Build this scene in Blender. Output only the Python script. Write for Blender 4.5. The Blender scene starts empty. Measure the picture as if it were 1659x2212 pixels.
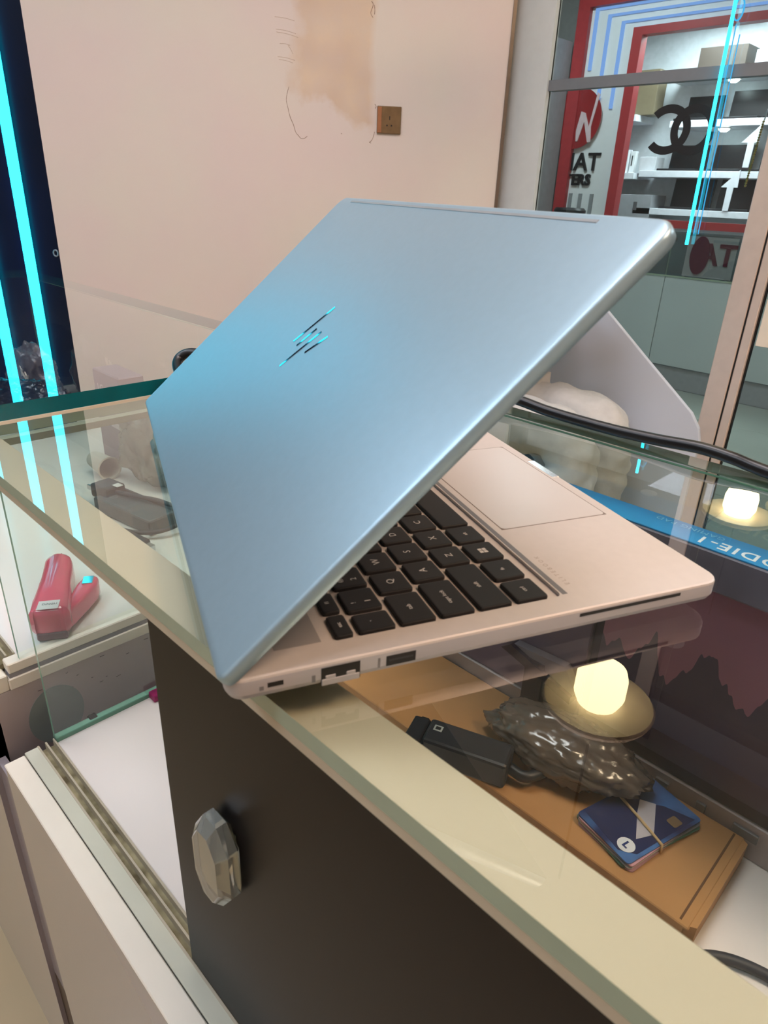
import bpy, bmesh, math, random
from mathutils import Vector, Matrix, noise
random.seed(7)
scene = bpy.context.scene
COL = scene.collection
K = 0.001                                   # all lengths below are millimetres
PI = math.pi

# ------------------------------------------------------------------ camera
cam_d = bpy.data.cameras.new('camera')
cam = bpy.data.objects.new('camera', cam_d); COL.objects.link(cam)
cam_d.sensor_width = 36.0; cam_d.sensor_fit = 'AUTO'; cam_d.lens = 23.93
cam_d.clip_start = 0.02; cam_d.clip_end = 60
_r, _u, _b = (0.706445, 0.706787, 0.037257), (-0.324528, 0.276692, 0.904502), (0.628981, -0.651071, 0.42484)
cam.matrix_world = Matrix(((_r[0], _u[0], _b[0], .169714), (_r[1], _u[1], _b[1], -.116102),
                           (_r[2], _u[2], _b[2], 1.122965), (0, 0, 0, 1)))
cam_d.dof.use_dof = True; cam_d.dof.focus_distance = 0.75; cam_d.dof.aperture_fstop = 26.0
scene.camera = cam

# ------------------------------------------------------------------ view, world
vs = scene.view_settings
vs.view_transform = 'Standard'; vs.look = 'None'; vs.gamma = 1.0; vs.use_curve_mapping = False
vs.exposure = 0.0
try:
    scene.cycles.transparent_max_bounces = 16
    scene.cycles.max_bounces = 7; scene.cycles.diffuse_bounces = 3; scene.cycles.glossy_bounces = 4; scene.cycles.transmission_bounces = 6
except Exception:
    pass
world = bpy.data.worlds.new('world'); scene.world = world; world.use_nodes = True
world.node_tree.nodes['Background'].inputs[0].default_value = (0.55, 0.52, 0.50, 1)
world.node_tree.nodes['Background'].inputs[1].default_value = 0.25

# ------------------------------------------------------------------ lights in the ceilings (shop panels are unseen, set for their light; built further down)
WARM_PANELS = [(1050, 700)]
NEUTRAL_FILL_PANELS = [(-520, 330)]  # unseen panel added to brighten the far wall
COOL_PANELS = [(-1500, -700), (-300, -1250)]
PANEL_WARM = (1.0, 0.67, 0.46, 36.0)
PANEL_NEUTRAL = (1.0, 0.90, 0.92, 12.5)
PANEL_COOL = (0.80, 0.88, 1.0, 17.0)
CORRIDOR_PANEL = (0.90, 0.98, 1.0, 26.0)
BULB = (1.0, 0.84, 0.46, 13.0)
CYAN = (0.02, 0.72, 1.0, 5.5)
SHOP_SPOT = (0.85, 1.0, 1.0, 30.0)

# ------------------------------------------------------------------ materials
def lin(c):
    c = c / 255.0
    return c / 12.92 if c <= 0.04045 else ((c + 0.055) / 1.055) ** 2.4
def rgb(r, g, b): return (lin(r), lin(g), lin(b), 1.0)
MATS = {}
def mat(name, col, rough=0.5, metal=0.0, var=0.06, scale=30.0, bump=0.0, bscale=80.0, spec=0.5, coat=0.0, alpha=1.0, var2=None):
    if name in MATS: return MATS[name]
    m = bpy.data.materials.new(name); m.use_nodes = True; nt = m.node_tree; N = nt.nodes; L = nt.links
    p = N['Principled BSDF']
    tc = N.new('ShaderNodeTexCoord'); nz = N.new('ShaderNodeTexNoise'); nz.inputs['Scale'].default_value = scale; nz.inputs['Detail'].default_value = 2
    L.new(tc.outputs['Object'], nz.inputs['Vector'])
    rp = N.new('ShaderNodeValToRGB'); e = rp.color_ramp.elements
    e[0].position = .3; e[1].position = .7
    e[0].color = tuple(max(0, c * (1 - var)) for c in col[:3]) + (1,)
    e[1].color = (var2 if var2 else tuple(min(1, c * (1 + var)) for c in col[:3]) + (1,))
    L.new(nz.outputs['Fac'], rp.inputs['Fac']); L.new(rp.outputs['Color'], p.inputs['Base Color'])
    p.inputs['Roughness'].default_value = rough; p.inputs['Metallic'].default_value = metal
    p.inputs['Specular IOR Level'].default_value = spec
    p.inputs['Coat Weight'].default_value = coat
    p.inputs['Alpha'].default_value = alpha
    if bump:
        n2 = N.new('ShaderNodeTexNoise'); n2.inputs['Scale'].default_value = bscale; n2.inputs['Detail'].default_value = 3
        L.new(tc.outputs['Object'], n2.inputs['Vector'])
        b = N.new('ShaderNodeBump'); b.inputs['Strength'].default_value = bump; b.inputs['Distance'].default_value = .004
        L.new(n2.outputs['Fac'], b.inputs['Height']); L.new(b.outputs['Normal'], p.inputs['Normal'])
    MATS[name] = m
    return m
def emit(name, c):
    if name in MATS: return MATS[name]
    m = bpy.data.materials.new(name); m.use_nodes = True; nt = m.node_tree; nt.nodes.clear()
    o = nt.nodes.new('ShaderNodeOutputMaterial'); e = nt.nodes.new('ShaderNodeEmission')
    e.inputs[0].default_value = (c[0], c[1], c[2], 1); e.inputs[1].default_value = c[3]
    nt.links.new(e.outputs[0], o.inputs[0]); MATS[name] = m
    return m
def glass(name, tint, refl=1.6, rough=0.0, smudge=0.0):
    """clear sheet glass: fresnel mirror on its outer faces over tinted see-through"""
    if name in MATS: return MATS[name]
    m = bpy.data.materials.new(name); m.use_nodes = True; nt = m.node_tree; nt.nodes.clear(); N = nt.nodes; L = nt.links
    o = N.new('ShaderNodeOutputMaterial'); mx = N.new('ShaderNodeMixShader')
    fr = N.new('ShaderNodeFresnel'); fr.inputs[0].default_value = 1.5
    ge = N.new('ShaderNodeNewGeometry')
    inv = N.new('ShaderNodeMath'); inv.operation = 'SUBTRACT'; inv.inputs[0].default_value = 1.0; L.new(ge.outputs['Backfacing'], inv.inputs[1])
    a = N.new('ShaderNodeMath'); a.operation = 'MULTIPLY'; L.new(fr.outputs[0], a.inputs[0]); L.new(inv.outputs[0], a.inputs[1])
    b = N.new('ShaderNodeMath'); b.operation = 'MULTIPLY'; b.use_clamp = True; L.new(a.outputs[0], b.inputs[0]); b.inputs[1].default_value = refl
    tr = N.new('ShaderNodeBsdfTransparent'); tr.inputs[0].default_value = (tint[0], tint[1], tint[2], 1)
    gl = N.new('ShaderNodeBsdfGlossy'); gl.inputs['Roughness'].default_value = rough; gl.inputs[0].default_value = (1, 1, 1, 1)
    L.new(b.outputs[0], mx.inputs[0]); L.new(tr.outputs[0], mx.inputs[1]); L.new(gl.outputs[0], mx.inputs[2])
    out = mx
    if smudge:
        tc = N.new('ShaderNodeTexCoord'); nz = N.new('ShaderNodeTexNoise'); nz.inputs['Scale'].default_value = 14; nz.inputs['Detail'].default_value = 3; nz.inputs['Roughness'].default_value = .65
        L.new(tc.outputs['Object'], nz.inputs['Vector'])
        rp = N.new('ShaderNodeMapRange'); rp.inputs['From Min'].default_value = .48; rp.inputs['From Max'].default_value = .75; rp.inputs['To Min'].default_value = 0; rp.inputs['To Max'].default_value = smudge
        L.new(nz.outputs['Fac'], rp.inputs['Value'])
        gs = N.new('ShaderNodeBsdfGlossy'); gs.inputs['Roughness'].default_value = .35
        m2 = N.new('ShaderNodeMixShader'); L.new(rp.outputs[0], m2.inputs[0]); L.new(mx.outputs[0], m2.inputs[1]); L.new(gs.outputs[0], m2.inputs[2])
        out = m2
    L.new(out.outputs[0], o.inputs[0]); MATS[name] = m
    return m

M_glass = glass('clear_glass', (.93, .965, .95), 1.7)
M_glass_top = glass('counter_glass', (.93, .965, .95), 1.7)
M_store_glass = glass('shopfront_glass', (.80, .86, .86), 1.5)
M_edge_pale = mat('pale_green_glass_edge', rgb(150, 165, 145), .15, 0, .05, spec=.6)
M_edge_teal = mat('teal_glass_edge', rgb(2, 104, 114), .12, 0, .1, spec=.6)
M_edge_green = mat('green_glass_edge', rgb(110, 160, 140), .15, 0, .05)
M_silver = mat('silver_aluminium', (.61, .565, .535, 1), .42, .25, .015, 200, spec=.5)
M_silver_lid_cool = mat('cool_lit_lid_silver', (.34, .48, .57, 1), .40, .68, .015, 220)  # same silver as the base; cool light put into its bluer tone
M_silver_shaded = mat('silver_shaded_side', (.45, .44, .46, 1), .4, .4, .02)  # same silver; the shade on the side faces is put into its colour
M_key = mat('black_keycap', rgb(26, 26, 29), .5, 0, .05, spec=.4)
M_legend = mat('grey_key_legend', rgb(205, 205, 205), .6)
M_dark = mat('black_plastic', rgb(20, 20, 24), .4, 0, .1)
M_black = mat('deep_black', rgb(8, 8, 9), .5)
M_chrome_dark = mat('dark_chrome', (.30, .34, .38, 1), .03, 1.0, .02)
M_screen = mat('dark_screen', rgb(14, 14, 18), .38, 0, .1)
M_grey_groove = mat('grey_groove', rgb(120, 120, 124), .4, .3)
M_cream_rail = mat('cream_rail_paint', rgb(188, 176, 154), .45, 0, .03, 12)
M_white_board = mat('white_laminate', rgb(236, 226, 220), .32, 0, .02, 8, coat=.2)
M_white_edge = mat('white_edge_band', rgb(240, 230, 214), .35, 0, .02)
M_shaded_lam = mat('shaded_white_laminate', rgb(160, 152, 158), .16, 0, .04, 4, coat=.4)  # white board's shaded front; the shade is put into this grey
M_dirt = mat('dirty_track', rgb(150, 132, 92), .7, 0, .5, 60, var2=rgb(196, 184, 146))
M_door = mat('dark_brown_laminate', rgb(12, 9, 12), .42, 0, .08, 6, spec=.2)
M_alu = mat('warm_aluminium', rgb(222, 206, 196), .38, .3, .03)
M_grey_metal = mat('grey_transom', rgb(128, 130, 136), .45, .2, .03)
M_navy = mat('navy_gloss_panel', rgb(1, 13, 38), .34, 0, .2, 3, spec=.2)
M_column = mat('pale_column_paint', rgb(214, 218, 218), .55, 0, .02)
M_white = mat('white_paint', rgb(225, 228, 230), .5, 0, .02)
M_red = mat('red_panel', rgb(168, 52, 56), .4)
M_red_gloss = mat('red_gloss', rgb(150, 36, 40), .12, .1, .12, 6, coat=.5)

# ------------------------------------------------------------------ object helpers
ORG = {}
def tag(o, label, cat, group=None):
    o['label'] = label; o['category'] = cat
    if group: o['group'] = group
    return o
def struct(o): o['kind'] = 'structure'; return o
def thing(name, label, cat, loc=(0, 0, 0), rotz=0.0, group=None):
    o = bpy.data.objects.new(name, None); COL.objects.link(o)
    o.empty_display_size = .05
    o.location = [v * K for v in loc]; o.rotation_euler = (0, 0, rotz)
    ORG[o.name] = Vector(loc) if rotz == 0 else None
    return tag(o, label, cat, group)
def sthing(name, loc=(0, 0, 0), rotz=0.0):
    o = bpy.data.objects.new(name, None); COL.objects.link(o); o.location = [v * K for v in loc]; o.rotation_euler = (0, 0, rotz)
    ORG[o.name] = Vector(loc) if rotz == 0 else None
    return struct(o)
def root(o):
    while o.parent: o = o.parent
    return o
def link(name, bm, m, parent=None, smooth=False, data=None, local=None):
    """bm verts in mm; world millimetres unless the root is turned (then root-local)"""
    off = Vector((0, 0, 0))
    if parent is not None:
        r = root(parent); og = ORG.get(r.name)
        if og is not None: off = og
    if data is None:
        for v in bm.verts: v.co = (v.co - off) * K
        me = bpy.data.meshes.new(name); bm.normal_update(); bm.to_mesh(me); bm.free()
        ms = m if isinstance(m, (list, tuple)) else [m]
        for x in ms: me.materials.append(x)
        if smooth:
            for p in me.polygons: p.use_smooth = True
    else: me = data
    o = bpy.data.objects.new(name, me); COL.objects.link(o)
    if parent is not None: o.parent = parent
    return o
def smooth_angle(o, deg=35):
    me = o.data
    for p in me.polygons: p.use_smooth = True
    try: me.set_sharp_from_angle(angle=math.radians(deg))
    except Exception: pass
    return o
def add_box(bm, x0, x1, y0, y1, z0, z1, bev=0.0, mi=0, M=None, seg=1):
    vs_ = [bm.verts.new((x, y, z)) for z in (z0, z1) for y in (y0, y1) for x in (x0, x1)]
    idx = [(0, 2, 3, 1), (4, 5, 7, 6), (0, 1, 5, 4), (2, 6, 7, 3), (0, 4, 6, 2), (1, 3, 7, 5)]
    fs = [bm.faces.new([vs_[i] for i in q]) for q in idx]
    for f in fs: f.material_index = mi
    if bev:
        es = list({e for f in fs for e in f.edges})
        r = bmesh.ops.bevel(bm, geom=es, offset=bev, segments=seg, affect='EDGES', profile=.5)
        for f in r['faces']: f.material_index = mi
        vs_ = list({v for f in r['faces'] for v in f.verts} | {v for v in vs_ if v.is_valid})
    if M is not None: bmesh.ops.transform(bm, matrix=M, verts=[v for v in vs_ if v.is_valid])
    return fs
def box(name, x0, x1, y0, y1, z0, z1, m, parent=None, bev=0.0, M=None, seg=1):
    bm = bmesh.new(); add_box(bm, x0, x1, y0, y1, z0, z1, bev, 0, M, seg)
    return link(name, bm, m, parent)
def pane(name, x0, x1, y0, y1, z0, z1, parent, medge=None, mg=None):
    """glass sheet: its two big faces clear, its rim the tinted edge"""
    bm = bmesh.new(); fs = add_box(bm, x0, x1, y0, y1, z0, z1)
    d = [x1 - x0, y1 - y0, z1 - z0]; ax = d.index(min(d)); bm.normal_update()
    for f in fs:
        n = f.normal; f.material_index = 0 if abs(n[ax]) > .9 else 1
    return link(name, bm, [mg or M_glass, medge or M_edge_pale], parent)
def loft(bm, rings, closed=True, cap=True, mi=0):
    vr = [[bm.verts.new(p) for p in r] for r in rings]
    n = len(vr[0])
    for a, b in zip(vr[:-1], vr[1:]):
        for i in range(n if closed else n - 1):
            f = bm.faces.new((a[i], a[(i + 1) % n], b[(i + 1) % n], b[i])); f.material_index = mi
    if cap:
        f = bm.faces.new(list(reversed(vr[0]))); f.material_index = mi
        f = bm.faces.new(vr[-1]); f.material_index = mi
    return vr
def rrect(x0, x1, y0, y1, r, n=5):
    """counter-clockwise rounded rectangle; r = radius or 4 radii (bl, br, tr, tl)"""
    rs = r if isinstance(r, (list, tuple)) else [r] * 4
    out = []
    for (cx, cy, a0, rr) in ((x0 + rs[0], y0 + rs[0], PI, rs[0]), (x1 - rs[1], y0 + rs[1], 1.5 * PI, rs[1]), (x1 - rs[2], y1 - rs[2], 0, rs[2]), (x0 + rs[3], y1 - rs[3], .5 * PI, rs[3])):
        for i in range(n + 1):
            a = a0 + i * .5 * PI / n; out.append((cx + rr * math.cos(a), cy + rr * math.sin(a)))
    return out
def prism(name, pts, h0, h1, m, parent=None, axis='z', bev=0.0, M=None):
    """extrude a 2-D outline; axis y: pts are (x, z)"""
    bm = bmesh.new()
    def P(p, h): return (p[0], p[1], h) if axis == 'z' else ((p[0], h, p[1]) if axis == 'y' else (h, p[0], p[1]))
    loft(bm, [[P(p, h0) for p in pts], [P(p, h1) for p in pts]])
    bmesh.ops.recalc_face_normals(bm, faces=bm.faces)
    if bev: bmesh.ops.bevel(bm, geom=[e for e in bm.edges], offset=bev, segments=2, affect='EDGES', profile=.5)
    if M is not None: bm.transform(M)
    return link(name, bm, m, parent)
def catmull(pts, n=8):
    P = [Vector(p) for p in pts]; P = [2 * P[0] - P[1]] + P + [2 * P[-1] - P[-2]]; out = []
    for i in range(1, len(P) - 2):
        for j in range(n):
            t = j / n
            out.append(.5 * ((2 * P[i]) + (-P[i - 1] + P[i + 1]) * t + (2 * P[i - 1] - 5 * P[i] + 4 * P[i + 1] - P[i + 2]) * t * t + (-P[i - 1] + 3 * P[i] - 3 * P[i + 1] + P[i + 2]) * t ** 3))
    out.append(P[-2]); return out
def add_tube(bm, pts, rad, n=10, closed=False, mi=0):
    P = [Vector(p) for p in pts]; rings = []; up = Vector((0, 0, 1))
    prev = None
    for i, p in enumerate(P):
        if closed: t = (P[(i + 1) % len(P)] - P[i - 1]).normalized()
        else: t = (P[min(i + 1, len(P) - 1)] - P[max(i - 1, 0)]).normalized()
        if prev is None:
            a = t.cross(up) if abs(t.dot(up)) < .95 else t.cross(Vector((1, 0, 0)))
        else: a = prev - t * prev.dot(t)
        a.normalize(); prev = a.copy(); b = t.cross(a)
        r = rad[i] if isinstance(rad, (list, tuple)) else rad
        rings.append([p + (a * math.cos(2 * PI * k / n) + b * math.sin(2 * PI * k / n)) * r for k in range(n)])
    if closed: rings.append(rings[0]); loft(bm, rings, True, False, mi); bmesh.ops.remove_doubles(bm, verts=bm.verts, dist=1e-4)
    else: loft(bm, rings, True, True, mi)
    bmesh.ops.recalc_face_normals(bm, faces=bm.faces)
def tube(name, pts, rad, m, parent=None, n=10, closed=False):
    bm = bmesh.new(); add_tube(bm, pts, rad, n, closed); return link(name, bm, m, parent, smooth=True)
def lathe(name, prof, m, parent=None, n=28, center=(0, 0, 0), M=None):
    bm = bmesh.new()
    loft(bm, [[(center[0] + r * math.cos(2 * PI * k / n), center[1] + r * math.sin(2 * PI * k / n), center[2] + z) for k in range(n)] for r, z in prof])
    bmesh.ops.recalc_face_normals(bm, faces=bm.faces)
    if M is not None: bm.transform(M)
    o = link(name, bm, m, parent); return smooth_angle(o)
FONT_CACHE = {}
def text(name, s, size, M, m, parent=None, ext=.15, align='CENTER', spacing=1.0, bold=0.0, res=3):
    """lettering as thin solid mesh; M maps text plane (mm) to the target frame (mm)"""
    key = (s, size, ext, align, spacing, bold, res)
    if key not in FONT_CACHE:
        cu = bpy.data.curves.new('lettering', 'FONT'); cu.body = s; cu.size = size; cu.extrude = ext; cu.align_x = align; cu.align_y = 'CENTER'
        cu.space_character = spacing; cu.offset = bold; cu.resolution_u = res
        ob = bpy.data.objects.new('lettering', cu); COL.objects.link(ob)
        bpy.context.view_layer.update()
        dg = bpy.context.evaluated_depsgraph_get(); me = bpy.data.meshes.new_from_object(ob.evaluated_get(dg))
        FONT_CACHE[key] = [(v.co.copy()) for v in me.vertices], [tuple(p.vertices) for p in me.polygons]
        bpy.data.objects.remove(ob); bpy.data.curves.remove(cu); bpy.data.meshes.remove(me)
    vv, ff = FONT_CACHE[key]
    bm = bmesh.new(); vl = [bm.verts.new(M @ v) for v in vv]
    for f in ff:
        try: bm.faces.new([vl[i] for i in f])
        except ValueError: pass
    return link(name, bm, m, parent)
def frame(o, x, y, z=None):
    x = Vector(x).normalized(); y = Vector(y).normalized(); z = x.cross(y)
    return Matrix(((x[0], y[0], z[0], o[0]), (x[1], y[1], z[1], o[1]), (x[2], y[2], z[2], o[2]), (0, 0, 0, 1)))
def copy_tree(o, parent=None):
    c = o.copy(); COL.objects.link(c)
    if parent is not None: c.parent = parent
    for ch in list(o.children): copy_tree(ch, c)
    return c

# ------------------------------------------------------------------ the room
def wall_material():
    m = bpy.data.materials.new('pink_cream_plaster'); m.use_nodes = True; nt = m.node_tree; N = nt.nodes; L = nt.links; p = N['Principled BSDF']
    tc = N.new('ShaderNodeTexCoord')
    def noise_(scale, det=5): n = N.new('ShaderNodeTexNoise'); n.inputs['Scale'].default_value = scale; n.inputs['Detail'].default_value = det; L.new(tc.outputs['Object'], n.inputs['Vector']); return n
    def mth(op, a, b=None, clamp=False):
        n = N.new('ShaderNodeMath'); n.operation = op; n.use_clamp = clamp
        for i, v in enumerate((a, b)):
            if v is None: continue
            if isinstance(v, (int, float)): n.inputs[i].default_value = v
            else: L.new(v, n.inputs[i])
        return n.outputs[0]
    big = noise_(2.2); fine = noise_(18, 6)
    r0 = N.new('ShaderNodeValToRGB'); e = r0.color_ramp.elements; e[0].color = rgb(231, 214, 208); e[1].color = rgb(230, 219, 208); e[0].position = .38; e[1].position = .62
    L.new(big.outputs['Fac'], r0.inputs['Fac'])
    sx = N.new('ShaderNodeSeparateXYZ'); L.new(tc.outputs['Object'], sx.inputs[0]); X, Z = sx.outputs['X'], sx.outputs['Z']
    wob = mth('MULTIPLY', mth('SUBTRACT', noise_(7, 6).outputs['Fac'], .5), .22)
    Xw = mth('ADD', X, wob)
    # damp patch: its lower edge slants from the upper left to the socket
    left = mth('MULTIPLY', mth('SUBTRACT', Xw, -.335), 25, True)
    right = mth('MULTIPLY', mth('SUBTRACT', -.05, mth('ADD', X, mth('MULTIPLY', wob, .25))), 40, True)
    low = mth('SUBTRACT', mth('ADD', Z, wob), mth('ADD', mth('MULTIPLY', X, -.45), 1.275))
    bot = mth('MULTIPLY', low, 40, True)
    mask = mth('MULTIPLY', mth('MULTIPLY', left, right), bot)
    mask = mth('MULTIPLY', mask, mth('ADD', mth('MULTIPLY', fine.outputs['Fac'], .7), .35), True)
    r1 = N.new('ShaderNodeValToRGB'); e = r1.color_ramp.elements; e[0].color = rgb(212, 182, 156); e[1].color = rgb(228, 202, 174); e[0].position = .35; e[1].position = .65
    L.new(noise_(9, 6).outputs['Fac'], r1.inputs['Fac'])
    mx = N.new('ShaderNodeMixRGB'); L.new(mask, mx.inputs['Fac']); L.new(r0.outputs['Color'], mx.inputs['Color1']); L.new(r1.outputs['Color'], mx.inputs['Color2'])
    L.new(mx.outputs['Color'], p.inputs['Base Color']); p.inputs['Roughness'].default_value = .6
    b = N.new('ShaderNodeBump'); b.inputs['Strength'].default_value = .25; b.inputs['Distance'].default_value = .004
    L.new(mth('ADD', mth('MULTIPLY', mask, .6), mth('MULTIPLY', fine.outputs['Fac'], .35)), b.inputs['Height']); L.new(b.outputs['Normal'], p.inputs['Normal'])
    return m
WA = math.radians(50)
WO = (-1801, 1865.9, 0)
M_wall = wall_material()
def turned_box(name, x0, x1, y0, y1, z0, z1, m, parent=None):
    bm = bmesh.new(); add_box(bm, x0, x1, y0, y1, z0, z1); o = link(name, bm, m)
    o.location = [v * K for v in WO]; o.rotation_euler = (0, 0, WA); ORG[o.name] = None
    return struct(o)
wall_far = turned_box('wall_far', -1208, 412, 0, 90, 0, 2800, M_wall)
wall_left = turned_box('wall_left', -3400, -1208, 22, 90, 0, 2800, M_navy)
M_crack = mat('plaster_crack', rgb(150, 112, 88), .8)
for pts in ([(-352, 1442), (-358, 1424), (-362, 1402), (-357, 1380), (-350, 1352), (-338, 1326), (-331, 1305), (-320, 1293), (-312, 1286), (-300, 1287), (-290, 1294)],
            [(-52, 1404), (-47, 1397), (-50, 1390)], [(-50, 1318), (-54, 1302), (-60, 1290), (-68, 1284), (-62, 1282)],
            [(-170, 1308), (-166, 1306)], [(-72, 1700), (-66, 1690), (-74, 1668), (-66, 1655)], [(-62, 1690), (-60, 1676), (-61, 1664)]):
    tube('crack', catmull([(a, -.3, z) for a, z in pts], 4), [.6 + .45 * random.random() for _ in range((len(pts) - 1) * 4 + 1)], M_crack, wall_far, 5)
M_scratch = mat('plaster_scratch', rgb(196, 168, 146), .8)
for (a0, z0, a1, z1) in ((-395, 1640, -330, 1632), (-392, 1606, -325, 1596), (-390, 1598, -318, 1586), (-380, 1566, -345, 1562), (-352, 1562, -336, 1538), (-388, 1528, -330, 1520), (-384, 1520, -336, 1512)):
    tube('scratch', catmull([(a0, -.1, z0), ((a0 + a1) / 2, -.1, (z0 + z1) / 2 + 2), (a1, -.1, z1)], 4), .6, M_scratch, wall_far, 5)
M_gold = mat('gold_trim', rgb(118, 104, 92), .35, .5)
o = turned_box('trim_1', 412, 424, -6, 60, 0, 2800, M_gold)
# light strips on the navy panel
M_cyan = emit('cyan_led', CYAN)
for i in range(5):
    a = -1318 - 140 * i
    c, s_ = math.cos(WA), math.sin(WA)
    t = thing('led_strip', ['cyan glowing light strip on the navy panel next to the pink wall', 'cyan glowing light strip on the navy panel, second from the pink wall', 'cyan glowing light strip on the navy panel, third from the pink wall', 'cyan glowing light strip on the navy panel, fourth from the pink wall', 'cyan glowing light strip on the navy panel, fifth from the pink wall'][i], 'light strip', (WO[0] + a * c, WO[1] + a * s_, 0), WA, 'cyan light strips on the navy panel')
    box('diffuser', -16, 16, -6, 12, 60, 2500, M_cyan, t)
    box('channel', -9, 9, 11, 23, 55, 2505, mat('led_channel', rgb(60, 70, 80), .4, .6), t)
M_screw = mat('screw_cap', rgb(150, 150, 158), .3, .6)
tube('screw_cap', [(-1227 + 8 * math.cos(k * PI / 8), 20, 872 + 11 * math.sin(k * PI / 8)) for k in range(16)], 3, M_screw, wall_left, 6, True)

M_floor = mat('beige_floor_tile', rgb(200, 178, 142), .3, 0, .06, 3)
floor = struct(box('floor', -4200, 2600, -2600, 2250, -60, 0, M_floor))
M_ctile = mat('grey_green_floor_tile', rgb(150, 156, 146), .25, 0, .06, 4)
floor_corridor = struct(box('floor_corridor', -6500, 2600, 2250, 7400, -62, -2, mat('tile_grout', rgb(90, 92, 88), .7)))
for i in range(8):
    for j in range(4):
        x = -3600 + i * 600; y = 2280 + j * 545
        box('tile', x + 2, x + 598, y + 2, y + 543, -8, 0, M_ctile, floor_corridor, 1.5)
M_ceil = mat('ceiling_paint', rgb(214, 206, 196), .7, 0, .02)
ceiling = struct(box('ceiling', -4200, 2600, -2600, 2330, 2800, 2860, M_ceil))
struct(box('ceiling_corridor', -6500, 2600, 2330, 4500, 2600, 2660, mat('dark_ceiling', rgb(74, 78, 82), .8)))
struct(box('wall_back', -4200, 2600, -2660, -2600, 0, 2800, mat('cream_wall', rgb(216, 208, 202), .6)))
struct(box('wall_right', 2600, 2660, -2600, 2250, 0, 2800, mat('cream_wall', rgb(216, 208, 202), .6)))

# ------------------------------------------------------------------ socket on the wall
t = thing('wall_socket', 'small bronze square power socket on the pink plaster wall', 'power socket', (WO[0], WO[1], 1356), WA)
M_brz = mat('bronze_plate', rgb(134, 108, 78), .35, .55, .1, 40)
box('plate', -43, 43, -9, 0, -43, 43, M_brz, t, 2.5, None, 2)
box('side_module', -42, -27, -11, -8, -40, 40, mat('copper_edge', rgb(178, 122, 88), .35, .5), t, 1)
for (dx, dz, w, h) in ((2, 6, 3, 12), (-7, -17, 5, 5), (9, -17, 5, 5)):
    box('pin_hole', dx - w / 2, dx + w / 2, -9.6, -8, dz - h / 2, dz + h / 2, M_black, t)

# ------------------------------------------------------------------ shopfront
col1 = struct(box('trim_2', -1580, -1394, 2228, 2258, 0, 2800, M_column))
struct(box('trim_3', -1588, -1581, 2222, 2258, 0, 2800, M_black))
win = sthing('window_1', (-1000, 2250, 0))
pane('pane', -1394, -630, 2246, 2254, 0, 1464, win, mg=M_store_glass)
pane('pane', -1394, -530, 2246, 2254, 1494, 2800, win, mg=M_store_glass)
box('transom', -1394, 700, 2236, 2268, 1463, 1495, M_grey_metal, win)
box('bottom_rail', -1394, -630, 2238, 2266, 0, 36, M_grey_metal, win)
post = sthing('trim_4', (-600, 2250, 0))
box('jamb', -630, -566, 2226, 2276, 0, 2800, M_alu, post, 2)
box('gap_seal', -566, -561, 2232, 2270, 0, 2800, M_black, post)
box('jamb', -561, -533, 2230, 2272, 0, 1463, M_alu, post, 2)
door1 = sthing('door_1', (-100, 2250, 0))
pane('pane', -528, 420, 2246, 2254, 8, 1463, door1, M_edge_teal, M_store_glass)
box('edge_seal', -533, -528, 2244, 2256, 8, 1463, M_black, door1)
t = thing('door_plate', 'blank white square plate stuck on the glass door', 'plate', (-430, 2240, 731))
box('board', -520, -330, 2240, 2245.6, 731, 872, M_white_edge, t, .8)
# interlocked rings sticker
t = thing('glass_sticker', 'black sticker of two interlocked rings on the shop window', 'sticker', (-900, 2245, 1332))
def ring_arc(name, cx, cz, rx, rz, w, a0, a1, parent, y):
    n = 36; bm = bmesh.new(); rings = []
    for i in range(n + 1):
        a = a0 + (a1 - a0) * i / n
        o_, i_ = (math.cos(a), math.sin(a)), None
        rings.append([(cx + o_[0] * rx, y, cz + o_[1] * rz), (cx + o_[0] * (rx - w), y, cz + o_[1] * (rz - w)), (cx + o_[0] * (rx - w), y + .8, cz + o_[1] * (rz - w)), (cx + o_[0] * rx, y + .8, cz + o_[1] * rz)])
    loft(bm, rings); bmesh.ops.recalc_face_normals(bm, faces=bm.faces); return link(name, bm, mat('sticker_black', rgb(26, 20, 20), .5), parent)
ring_arc('open_ring', -940, 1334, 74, 70, 24, -PI * .76, PI * .76, t, 2244.4)
ring_arc('closed_ring', -858, 1332, 70, 70, 24, PI * .03, PI * 1.97, t, 2243.6)
# cyan reflection in the shop window, put in as glowing tube and lines
t = thing('cyan_reflection', 'cyan light strips reflected in the shop window, built as glowing tube and lines', 'reflection', (-795, 2225, 1000))
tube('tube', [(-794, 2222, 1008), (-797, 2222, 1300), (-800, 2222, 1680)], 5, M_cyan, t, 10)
M_cyan2 = emit('cyan_reflection_line', (.06, .42, .78, 1.1)); M_cyan2.cycles.emission_sampling = 'NONE'
tube('reflection_line', [(-780, 2226, 1040), (-783, 2226, 1300), (-786, 2226, 1590)], 1.6, M_cyan2, t, 6)
tube('reflection_line', [(-766, 2226, 1040), (-769, 2226, 1300), (-770, 2226, 1565)], 1.6, M_cyan2, t, 6)
tube('reflection_loop', [(-786 + 13 * math.cos(k * PI / 12), 2224, 1625 + 26 * math.sin(k * PI / 12)) for k in range(24)], 2.2, M_cyan2, t, 6, True)
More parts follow.
